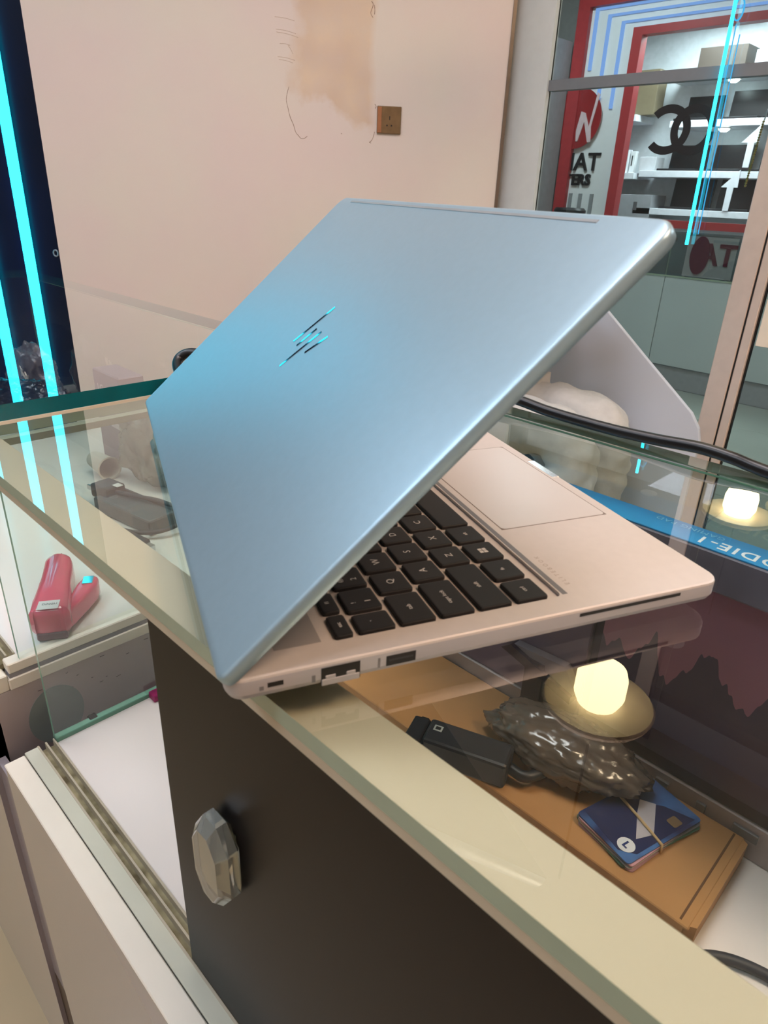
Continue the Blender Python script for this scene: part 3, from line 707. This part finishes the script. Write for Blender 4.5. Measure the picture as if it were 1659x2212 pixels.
# lid
TH = math.radians(137.06); LDV = Vector((0, math.cos(TH), math.sin(TH))); LNV = Vector((0, math.sin(TH), -math.cos(TH))); LP0 = Vector((0, 232.4, 16.5))
LL = 224.0
def lidP(x, v, w): return LP0 + Vector((x, 0, 0)) + LDV * v + LNV * w
def lid_mesh():
    bm = bmesh.new()
    def ring(ins, w): return [lidP(x, v, w) for x, v in rrect(ins, LW - ins, ins, LL - ins, [max(.5, q - ins) for q in (5, 5, 10, 10)], 7)]
    loft(bm, [ring(1.0, -6.2), ring(.2, -5.6), ring(0, -3.0), ring(.25, -1.3), ring(1.0, -.35), ring(2.2, 0)])
    bmesh.ops.recalc_face_normals(bm, faces=bm.faces); return bm
lid = link('lid', lid_mesh(), M_silver_lid_cool, LAP); smooth_angle(lid, 50)
def lid_box(name, x0, x1, v0, v1, w0, w1, m, par, bev=0):
    MM = Matrix(((1, 0, 0, LP0.x), (0, LDV.y, LNV.y, LP0.y), (0, LDV.z, LNV.z, LP0.z), (0, 0, 0, 1)))
    return box(name, x0, x1, v0, v1, w0, w1, m, par, bev, MM)
lid_box('lid_lip', 40, 332, 218.4, 220.2, -.4, .25, mat('lid_lip', (.40, .42, .44, 1), .4, .6), lid, .2)
lid_box('bezel', 3, 357, 6, 221, -6.7, -6.0, M_dark, lid)
lid_box('display', 8, 352, 17, 214, -6.9, -6.6, M_screen, lid)
tube('hinge_barrel', [(30, 226, DZ - 1), (180, 226, DZ - 1), (330, 226, DZ - 1)], 4.6, M_dark, LAP, 12)
for (a, b) in (((189.6, 140.8), (199.9, 110.6)), ((186.1, 124.6), (190.6, 109.8)), ((176.7, 124.6), (186.8, 94.6)), ((164.0, 124.2), (172.6, 109.6))):
    d = Vector((b[0] - a[0], b[1] - a[1])).normalized(); nrm = Vector((-d.y, d.x)) * .95
    bm = bmesh.new()
    loft(bm, [[lidP(p[0] + s * nrm.x, p[1] + s * nrm.y, w) for p, s in ((a, -1), (a, 1), (b, 1), (b, -1))] for w in (-.2, .22)])
    bmesh.ops.recalc_face_normals(bm, faces=bm.faces); link('emblem_bar', bm, M_chrome_dark, lid)
# power cable
M_cable = mat('black_cable', rgb(16, 16, 18), .35)
t = thing('power_cable', 'thick black cable lying along the far edge of the counter glass', 'cable', (-100, 390, 950))
tube('cord', catmull([(-318, 190, 960), (-352, 186, 962), (-392, 192, 964), (-418, 204, 972), (-412, 216, 979), (-385, 232, 974), (-345, 262, 962), (-300, 310, 955), (-240, 372, 956), (-178, 391, 960), (-131, 392, 957), (-99, 392, 956), (-65, 392, 956), (-31, 392, 957.5), (1, 392, 960), (25, 392, 959), (51, 391, 956), (120, 380, 954.5), (260, 350, 954.5), (520, 330, 954.5), (900, 352, 954.5), (1290, 360, 954.5)], 8), 4.6, M_cable, t, 12)
box('plug', -340, -314, 184, 196, 955.5, 964.5, M_dark, t, 1.5)

# ------------------------------------------------------------------ things in the counter under the laptop
M_card = mat('brown_cardboard', rgb(176, 128, 78), .65, 0, .1, 12, bump=.1)
t = thing('cardboard_box', 'flat brown cardboard box lying on the counter floor', 'box', (-85, 322, 640))
box('body', -290, 112, 268, 372, 640, 658, M_card, t, .8)
box('lid_flap', -290, 115, 266.4, 376, 658, 661, M_card, t, .8)
box('flap_slot', 107, 108.6, 270, 374, 660.4, 661.3, mat('cardboard_shadow', rgb(96, 64, 36), .8), t)
prism('tuck_tab', [(112, 268), (119, 272), (119, 372), (112, 376)], 641, 660.5, M_card, t)
# plastic cards with a rubber band
CM = frame((48, 325, 661), (.262, .965, 0), (-.965, .262, 0))
cards = thing('card_stack', 'stack of printed plastic cards held by a rubber band', 'cards', (48, 325, 661))
def card_mat():
    m = bpy.data.materials.new('blue_card_print'); m.use_nodes = True; nt = m.node_tree; N = nt.nodes; L = nt.links; p = N['Principled BSDF']
    tc = N.new('ShaderNodeTexCoord'); nz = N.new('ShaderNodeTexNoise'); nz.inputs['Scale'].default_value = 22; nz.inputs['Detail'].default_value = 3; L.new(tc.outputs['Object'], nz.inputs['Vector'])
    r = N.new('ShaderNodeValToRGB'); e = r.color_ramp.elements; e[0].position = .42; e[0].color = rgb(30, 44, 88); e[1].position = .6; e[1].color = rgb(76, 118, 176)
    L.new(nz.outputs['Fac'], r.inputs['Fac']); L.new(r.outputs['Color'], p.inputs['Base Color']); p.inputs['Roughness'].default_value = .3
    return m
card_cols = [mat('card_pink', rgb(196, 150, 160), .4), mat('card_green', rgb(84, 130, 110), .4), mat('card_white', rgb(206, 206, 210), .4), mat('card_grey', rgb(120, 130, 140), .4), mat('card_pink', rgb(196, 150, 160), .4), card_mat()]
for i, m_ in enumerate(card_cols):
    a = math.radians([4, -3, 2, -1.5, 3, 0][i]); MM = CM @ Matrix.Rotation(a, 4, 'Z')
    top_card = prism('card', rrect(-43, 43, -27, 27, 3, 3), i * 1.4, i * 1.4 + 1.2, m_, cards, 'z', 0, MM)
TZ = 8.25
prism('dark_print', [(-36, -24), (-8, -24), (26, 2), (38, 24), (-30, 24), (-40, 14)], TZ, TZ + .12, mat('card_navy', rgb(34, 44, 84), .3), top_card, 'z', 0, CM @ Matrix.Scale(-1, 4, (0, 1, 0)))
prism('pale_print', [(-20, -14), (-4, -18), (22, 2), (14, 12), (2, 4)], TZ + .1, TZ + .24, mat('card_pale', rgb(186, 180, 186), .4), top_card, 'z', 0, CM)
prism('badge', [(-31 + 7 * math.cos(k * PI / 10), -14 + 7 * math.sin(k * PI / 10)) for k in range(20)], TZ + .1, TZ + .3, mat('card_badge', rgb(220, 222, 226), .4), top_card, 'z', 0, CM)
text('badge_mark', 'L', 9, CM @ frame((-31, -14, TZ + .35), (0, -1, 0), (1, 0, 0)), mat('card_blue_ink', rgb(40, 56, 110), .4), top_card, .05, bold=.4)
prism('chip', rrect(16, 26, -22, -13, 1.5, 2), TZ + .1, TZ + .25, mat('chip_gold', rgb(150, 124, 92), .4, .4), top_card, 'z', 0, CM)
tube('rubber_band', [CM @ Vector(v) for v in ((-6, -27.8, 0), (-6.5, -28, 9), (-2, 0, 9.3), (2, 28, 9), (2.5, 27.8, 0))], 1.3, mat('rubber_band', rgb(206, 176, 132), .6), cards, 6)
tube('band_tail', catmull([CM @ Vector(v) for v in ((2, 27, 9), (14, 31, 8), (28, 34, 5), (44, 30, 3), (52, 14, 2))], 5), .9, mat('rubber_band', rgb(206, 176, 132), .6), cards, 6)
# clear plastic bag with a black adapter
M_bag = glass('crinkled_clear_plastic', (.60, .60, .60), 3.0, .12)
def blob_bag(name, cx, cy, cz, rx, ry, rz, m, parent, seed, amp=.25, rot=0, fr=.03):
    bm = bmesh.new(); bmesh.ops.create_icosphere(bm, subdivisions=5, radius=1)
    for v in bm.verts:
        d = v.co.normalized(); q = Vector((d.x * 2.2 + seed, d.y * 2.2, d.z * 2.2))
        s = 1 + amp * noise.noise(q) + amp * .7 * abs(noise.noise(q * 2.7)) + amp * .2 * noise.noise(q * 6.5)
        z = max(-.9, d.z * s)
        v.co = Vector((d.x * s * rx, d.y * s * ry, z * rz))
    bm.transform(Matrix.Translation((cx, cy, cz)) @ Matrix.Rotation(rot, 4, 'Z'))
    return link(name, bm, m, parent, smooth=True)
t = thing('plastic_bag', 'crinkled grey plastic bag lying on the cardboard box', 'bag', (-35, 335, 661))
blob_bag('film', -32, 334, 682, 70, 34, 22, mat('grey_bag_film', rgb(150, 130, 112), .22, 0, .55, 26, bump=.9, bscale=26, spec=.7, coat=.6, var2=rgb(84, 76, 70)), t, 3.1, .2, math.radians(8))
t = thing('black_adapter', 'black plug adapter with a white square mark on the cardboard box', 'adapter', (-105, 268, 661))
AM = frame((-95, 270, 661), (.93, .36, 0), (-.36, .93, 0))
box('body', -34, 44, -15, 15, 0, 26, mat('adapter_black', rgb(34, 36, 42), .4), t, 3, AM, 2)
box('plug_end', -50, -34, -20, 14, 2, 24, M_dark, t, 2, AM, 2)
box('clip', -46, -37, 14, 20, 6, 20, M_dark, t, 1.5, AM)
box('square_mark', -28, -20, 0, 7, 26, 26.3, mat('pale_mark', rgb(170, 178, 180), .5), t, 0, AM); box('mark_core', -26.4, -21.6, 1.6, 5.4, 26.3, 26.4, M_dark, t, 0, AM)
tube('cord', catmull([AM @ Vector(v) for v in ((44, 0, 12), (58, -4, 12), (70, 6, 12), (78, 22, 12), (84, 36, 12))], 6), 5, M_dark, t, 8)
# boxes along the front glass
def dusk_mat():
    m = bpy.data.materials.new('dusk_landscape_print'); m.use_nodes = True; nt = m.node_tree; N = nt.nodes; L = nt.links; p = N['Principled BSDF']
    tc = N.new('ShaderNodeTexCoord'); sx = N.new('ShaderNodeSeparateXYZ'); L.new(tc.outputs['Object'], sx.inputs[0])
    nz = N.new('ShaderNodeTexNoise'); nz.noise_dimensions = '1D'; nz.inputs['Scale'].default_value = 26; nz.inputs['Detail'].default_value = 3; L.new(sx.outputs['X'], nz.inputs['W'])
    a = N.new('ShaderNodeMath'); a.operation = 'MULTIPLY_ADD'; a.inputs[1].default_value = .17; a.inputs[2].default_value = .018; L.new(nz.outputs['Fac'], a.inputs[0])
    c = N.new('ShaderNodeMath'); c.operation = 'GREATER_THAN'; L.new(sx.outputs['Z'], c.inputs[0]); L.new(a.outputs[0], c.inputs[1])
    mx = N.new('ShaderNodeMixRGB'); L.new(c.outputs[0], mx.inputs['Fac']); mx.inputs['Color1'].default_value = rgb(84, 74, 92); mx.inputs['Color2'].default_value = rgb(160, 112, 132)
    L.new(mx.outputs['Color'], p.inputs['Base Color']); p.inputs['Roughness'].default_value = .3
    return m
t = carton('picture_box', -44, 420, 380, 391.5, 676, 868, mat('picture_box_side', rgb(40, 38, 46), .4), 'dark box printed with a dusky mountain view by the front glass')
box('print', -36, 416, 379.4, 380.2, 690, 862, dusk_mat(), t)
M_purple = mat('purple_grey_card', rgb(112, 100, 120), .45, 0, .12, 10)
t = carton('purple_box', -330, -46, 380, 391.5, 676, 866, M_purple, 'plain purple grey box left of the picture box')
t = thing('folded_leaflet', 'dark folded leaflet propped before the purple box', 'leaflet', (-80, 372, 676))
prism('leaf', [(-128, 722), (-118, 730), (-48, 708), (-48, 700)], 366, 379, mat('leaflet_dark', rgb(50, 46, 56), .4), t, 'y'); prism('leaf', [(-116, 730), (-60, 734), (-48, 716), (-48, 708)], 370, 379, mat('leaflet_grey', rgb(120, 116, 126), .4), t, 'y')
box('stand', -100, -80, 368, 378, 676, 724, mat('leaflet_dark', rgb(50, 46, 56), .4), t)
t = carton('headline_box', -230, 420, 360, 391.5, 868, 899, mat('cloud_grey_card', rgb(120, 114, 130), .4, 0, .25, 18), 'long grey box with a bright blue lettered top by the front glass')
top = box('blue_top', -230, 420, 361, 391, 898.6, 900, mat('bright_blue_card', rgb(22, 142, 208), .4, 0, .06), t, .3)
M_lw = mat('white_print', rgb(225, 232, 238), .5)
RT = lambda x, y: frame((x, y, 900.1), (-1, 0, 0), (0, -1, 0))
text('lettering', 'ODIE-1', 17, RT(52, 371.5), M_lw, top, .1, spacing=1.15, bold=.25)
text('lettering', 'GAMING PAD', 8, RT(12, 383.5), mat('pale_blue_print', rgb(130, 200, 235), .5), top, .1, spacing=1.1)
# black cable on the counter floor
t = thing('floor_cable', 'grey black cable curled on the white counter floor beside the box', 'cable', (150, 280, 640))
tube('cord', catmull([(118, 250, 644), (128, 268, 645), (148, 282, 645), (176, 288, 645), (210, 280, 645), (250, 250, 645), (330, 222, 645), (520, 230, 645), (800, 300, 645)], 7), 4, mat('grey_cable', rgb(58, 60, 66), .5), t, 8)

# ------------------------------------------------------------------ things in the far counter
# pink stapler lying on its side, hinge towards the end glass
ST = frame((-457, 59, 701), (-.86, .51, 0), (-.51, -.86, 0))
stp = thing('stapler', 'glossy pink stapler lying on the white counter floor', 'stapler', (-500, 85, 700))
M_pink = mat('pink_plastic', rgb(228, 84, 114), .18, 0, .04, 8, coat=.6)
def stapler_arm(name, prof, z0, z1, bev, m):
    return smooth_angle(prism(name, prof, z0, z1, m, stp, 'z', bev, ST), 45)
stapler_arm('upper_arm', [(0, -15), (5, -19), (30, -17), (66, -12), (94, -10), (114, -7), (125, 1), (128, 10), (123, 18), (110, 22), (90, 20), (60, 19), (24, 19), (4, 18), (0, 14)], 5, 36, 7, M_pink)
stapler_arm('base_arm', [(2, -12), (20, -20), (46, -30), (66, -37), (80, -38), (88, -32), (86, -22), (70, -16), (20, -8)], 2, 24, 4, M_pink)
box('anvil_plate', 66, 82, -33, -22, 23.4, 25, mat('anvil_chrome', (.6, .65, .7, 1), .08, 1), stp, .4, ST)
box('hinge_block', 0, 12, -15, 14, 0, 9, mat('dark_pink', rgb(90, 30, 44), .4), stp, 1.5, ST)
lb = box('label', 2, 18, -10, 10, 36.0, 36.5, mat('label_white', rgb(226, 220, 220), .5), stp, .2, ST)
text('label_print', 'DINGLI', 4.4, ST @ frame((11, -1, 36.6), (0, -1, 0), (1, 0, 0)), M_dark, lb, .05)
# adapter with cable
t = thing('charger', 'black charger brick with its cable and plug on the white counter floor', 'charger', (-660, 255, 700))
CHM = frame((-668, 256, 700), (.985, .17, 0), (-.17, .985, 0))
M_chg = mat('charger_grey', rgb(92, 96, 100), .5); M_chd = mat('charger_dark', rgb(62, 62, 66), .5)
box('brick', -62, 62, -24, 20, 0, 22, M_chg, t, 3, CHM, 2); box('brick_edge', -63, 63, 16, 23, 0, 24, M_chd, t, 2, CHM)
box('plug_head', -82, -44, -14, 18, 14, 34, M_chd, t, 3, CHM, 2); box('label', -52, -40, 2, 12, 34, 34.4, mat('label_white', rgb(226, 220, 220), .5), t, 0, CHM)
for dy in (-8, 10): box('pin', -96, -82, dy - 2, dy + 2, 20, 27, mat('pin_metal', (.7, .7, .72, 1), .2, .9), t, .4, CHM)
tube('cord', catmull([CHM @ Vector(v) for v in ((-44, 2, 26), (-10, 6, 28), (30, 18, 28), (66, 26, 20), (82, 8, 14), (74, -20, 10), (50, -38, 8), (20, -44, 6), (40, -48, 6))], 7), 3.2, M_chd, t, 8)
box('connector', 40, 90, -58, -44, 0, 14, M_chd, t, 3, CHM, 2); box('connector_tip', 90, 102, -55, -47, 3, 11, mat('pin_metal', (.7, .7, .72, 1), .2, .9), t, .5, CHM)
# packages standing by the front glass
t = carton('mauve_package', -930, -838, 330, 372, 700, 850, mat('mauve_card', rgb(132, 120, 130), .5, 0, .08), 'mauve grey package with a pale round mark inside the far counter', None, 'package')
tube('round_mark', [(-862 + 8 * math.cos(k * PI / 8), 329, 812 + 9 * math.sin(k * PI / 8)) for k in range(16)], 1.8, mat('pale_print2', rgb(214, 206, 208), .5), t, 5, True)
box('white_bar', -880, -846, 328.6, 330, 764, 772, mat('pale_print2', rgb(214, 206, 208), .5), t)
text('lettering', 'LG', 16, frame((-905, 329, 822), (1, 0, 0), (0, 0, 1)), mat('pale_print2', rgb(214, 206, 208), .5), t, .2)
t = thing('paper_cup', 'cream paper cup lying on its side before the mauve package', 'cup', (-850, 292, 700))
lathe('cup', [(13, -30), (18, 22), (19, 24), (16.5, 24), (11, -28), (.1, -28)], mat('cream_paper', rgb(206, 196, 184), .5), t, 24, (0, 0, 0), frame((-842, 290, 719), (0, 1, 0), (0, 0, 1)))
M_film = glass('clear_bag_film', (.80, .79, .76), 2.6, .08)
t = thing('clear_bag', 'clear crinkled plastic bag standing beside the mauve package', 'bag', (-770, 340, 700))
blob_bag('film', -770, 344, 760, 60, 40, 66, mat('milky_film', rgb(176, 168, 156), .25, 0, .22, 14, bump=.7, bscale=22, coat=.4, alpha=.72), t, 8.7, .3, .2)
t = thing('dark_pouch', 'dark teal pouch beside the clear plastic bag', 'pouch', (-680, 352, 700))
blob_bag('film', -676, 354, 745, 30, 30, 50, mat('teal_pouch', rgb(44, 70, 76), .3, 0, .3, 16, bump=.5, coat=.4), t, 5.2, .3, .4)
t = thing('silver_pouch', 'grey shiny pouch with white stars near the navy panel', 'pouch', (-1290, 380, 700))
blob_bag('film', -1290, 356, 756, 62, 34, 62, mat('silver_pouch', rgb(120, 114, 124), .25, .2, .3, 18, bump=.6, coat=.5), t, 1.4, .25, .3)
for (sx_, sz_) in ((-1268, 776), (-1246, 768)):
    prism('star', [(sx_ + (13 if k % 2 else 6) * math.cos(k * PI / 5), sz_ + (13 if k % 2 else 6) * math.sin(k * PI / 5)) for k in range(10)], 328, 330, mat('star_white', rgb(226, 216, 210), .5), t, 'y')
t = thing('chips_bag', 'dark crumpled bag under the far counter glass by the navy panel', 'bag', (-1120, 300, 700))
blob_bag('film', -1150, 300, 742, 90, 46, 44, mat('dark_foil', rgb(40, 44, 58), .2, .3, .4, 14, bump=.8, coat=.5), t, 9.9, .3, .5)

# ------------------------------------------------------------------ grey panel and seated person beyond the counter
t = thing('slanted_panel', 'smooth light grey panel with a sloping edge behind the seated person', 'panel', (-800, 1790, 0))
prism('board', [(-1500, 30), (-456, 30), (-452, 540), (-462, 575), (-490, 612), (-640, 728), (-790, 846), (-840, 872), (-1500, 872)], 1750, 1764, mat('light_grey_laminate', rgb(200, 210, 224), .45, 0, .02, 3), t, 'y', 2)
box('foot', -1480, -1420, 1740, 1812, 0, 32, M_grey_metal, t); box('foot', -560, -500, 1740, 1812, 0, 32, M_grey_metal, t)
def skin_body(name, joints, edges, m, parent, levels=2, root_i=0):
    me = bpy.data.meshes.new(name); r0 = root(parent); og = ORG[r0.name]
    me.from_pydata([[(c - o_) * K for c, o_ in zip(j[:3], og)] for j in joints], edges, []); me.update()
    ob = bpy.data.objects.new(name, me); COL.objects.link(ob)
    sk = ob.modifiers.new('skin', 'SKIN'); sk.use_smooth_shade = True
    for i, j in enumerate(joints):
        d = me.skin_vertices[0].data[i]; rr = j[3] * K; d.radius = (rr, (j[4] if len(j) > 4 else j[3]) * K); d.use_root = (i == root_i)
    sb = ob.modifiers.new('sub', 'SUBSURF'); sb.levels = levels; sb.render_levels = levels
    bpy.context.view_layer.update(); dg = bpy.context.evaluated_depsgraph_get()
    me2 = bpy.data.meshes.new_from_object(ob.evaluated_get(dg)); bpy.data.objects.remove(ob)
    me2.name = name; me2.materials.clear(); me2.materials.append(m)
    for p in me2.polygons: p.use_smooth = True
    o = bpy.data.objects.new(name, me2); COL.objects.link(o); o.parent = parent
    return o
per = thing('person', 'seated person in pale grey trousers bending forward behind the laptop', 'person', (-1010, 1500, 0))
M_skin = mat('skin', rgb(150, 108, 84), .5)
M_shirt = mat('dark_shirt', rgb(52, 52, 60), .8)
# one continuous body bent low over the knees
J = [(-1010, 1500, 540, 125, 110), (-985, 1500, 680, 130, 105), (-930, 1500, 800, 135, 100), (-850, 1495, 885, 120, 95), (-800, 1490, 915, 52), (-772, 1488, 938, 62), (-735, 1486, 958, 88, 92), (-705, 1486, 968, 74, 80),
     (-880, 1355, 860, 52), (-960, 1300, 740, 44), (-940, 1380, 690, 32), (-915, 1410, 690, 30, 20),
     (-880, 1635, 860, 52), (-960, 1690, 740, 44), (-945, 1590, 700, 32), (-915, 1565, 700, 30, 20),
     (-1000, 1400, 530, 80), (-820, 1400, 560, 72), (-640, 1405, 580, 55), (-630, 1400, 330, 46), (-640, 1400, 90, 34), (-560, 1395, 45, 32),
     (-1000, 1600, 530, 80), (-820, 1600, 560, 72), (-650, 1600, 575, 55), (-650, 1600, 330, 46), (-660, 1600, 90, 34), (-580, 1600, 45, 32)]
E_ = [(0, 1), (1, 2), (2, 3), (3, 4), (4, 5), (5, 6), (6, 7), (3, 8), (8, 9), (9, 10), (10, 11), (3, 12), (12, 13), (13, 14), (14, 15), (0, 16), (16, 17), (17, 18), (18, 19), (19, 20), (20, 21), (0, 22), (22, 23), (23, 24), (24, 25), (25, 26), (26, 27)]
bd = skin_body('body', J, E_, M_skin, per)
bd.data.materials.append(M_shirt); bd.data.materials.append(M_dark)
for p_ in bd.data.polygons:      # long-sleeved top on the same continuous skin
    c_ = p_.center / K + Vector((-1010, 1500, 0))
    if c_.z > 560 and c_.x < -802 and not (c_.x > -948 and c_.z < 706 and abs(c_.y - 1500) > 60): p_.material_index = 1
HC = Vector((-728, 1486, 962)); HF = Vector((.80, 0, -.60)); HU = Vector((.60, 0, .80)); HS = Vector((0, 1, 0))
def head_bit(name, pos, rx, ry, rz, m):
    bm = bmesh.new(); bmesh.ops.create_icosphere(bm, subdivisions=3, radius=1)
    for v in bm.verts: v.co = pos + HF * v.co.x * rx + HS * v.co.y * ry + HU * v.co.z * rz
    return link(name, bm, m, per, smooth=True)
for sd_ in (-1, 1):
    head_bit('eye', HC + HF * 66 + HS * 28 * sd_ + HU * 4, 9, 11, 7, M_white)
    head_bit('pupil', HC + HF * 73 + HS * 28 * sd_ + HU * 4, 4, 5, 5, M_black)
    head_bit('ear', HC + HS * 76 * sd_ - HU * 8 - HF * 8, 16, 7, 26, M_skin)
head_bit('nose', HC + HF * 74 - HU * 20, 18, 12, 18, M_skin)
head_bit('mouth', HC + HF * 62 - HU * 48, 10, 22, 5, mat('lips', rgb(120, 70, 62), .5))
head_bit('jaw', HC + HF * 22 - HU * 46, 50, 50, 34, M_skin)
def fabric(o, amp, sc):
    me = o.data
    for v in me.vertices:
        q = v.co * sc; n = noise.noise(Vector((q.x * .7 + q.z * .9, q.y, q.z * 1.4)))
        v.co += v.normal * (amp * (abs(n) * 1.6 - .3))
    me.update()
tr = skin_body('trousers', [(-1010, 1500, 540, 140, 128), (-1000, 1400, 540, 96), (-820, 1400, 568, 92), (-660, 1405, 585, 78), (-632, 1402, 520, 76), (-628, 1400, 330, 68), (-640, 1400, 110, 56),
                            (-1000, 1600, 540, 96), (-820, 1600, 566, 92), (-664, 1600, 580, 78), (-640, 1600, 520, 76), (-640, 1600, 330, 68), (-655, 1600, 110, 56)],
               [(0, 1), (1, 2), (2, 3), (3, 4), (4, 5), (5, 6), (0, 7), (7, 8), (8, 9), (9, 10), (10, 11), (11, 12)], mat('pale_trousers', rgb(196, 198, 196), .85, 0, .05, 40, bump=.3, bscale=60), per, 3)
fabric(tr, .016, 15)
head_bit('hair', HC - HF * 16 + HU * 20, 84, 84, 74, M_black)
for dy in (-30, 30): skin_body('shoe', [(-655, 1500 + (100 if dy > 0 else -100), 42, 46, 40), (-545, 1500 + (100 if dy > 0 else -104), 36, 42, 32)], [(0, 1)], M_dark, per, 1)
for s in (-1, 1):
    yh = 1500 + s * 70; yo = 1488 + s * 85
    for k in range(5):
        a = (k - 2) * 9
        pts = [(-910, yo + a * .6, 695), (-888 + abs(k - 2) * -4, yo + a, 686), (-878 + abs(k - 2) * -5, yo + a * 1.05, 672)] if k < 4 else [(-922, yo - s * 20, 695), (-906, yo - s * 34, 686), (-894, yo - s * 36, 674)]
        tube('finger', catmull(pts, 4), [9, 9, 8.5, 8.5, 8, 8, 7.5, 7, 6], M_skin, per, 8)
stl = thing('stool', 'dark stool under the seated person', 'stool', (-1010, 1500, 0))
lathe('seat', [(.1, 362), (170, 362), (184, 372), (184, 392), (170, 402), (.1, 404)], M_dark, stl, 32, (-1010, 1500, 0))
for k in range(4): tube('leg', [(-1010 + 110 * math.cos(k * PI / 2 + .8), 1500 + 110 * math.sin(k * PI / 2 + .8), 366), (-1010 + 180 * math.cos(k * PI / 2 + .8), 1500 + 180 * math.sin(k * PI / 2 + .8), 0)], 12, M_grey_metal, stl, 8)
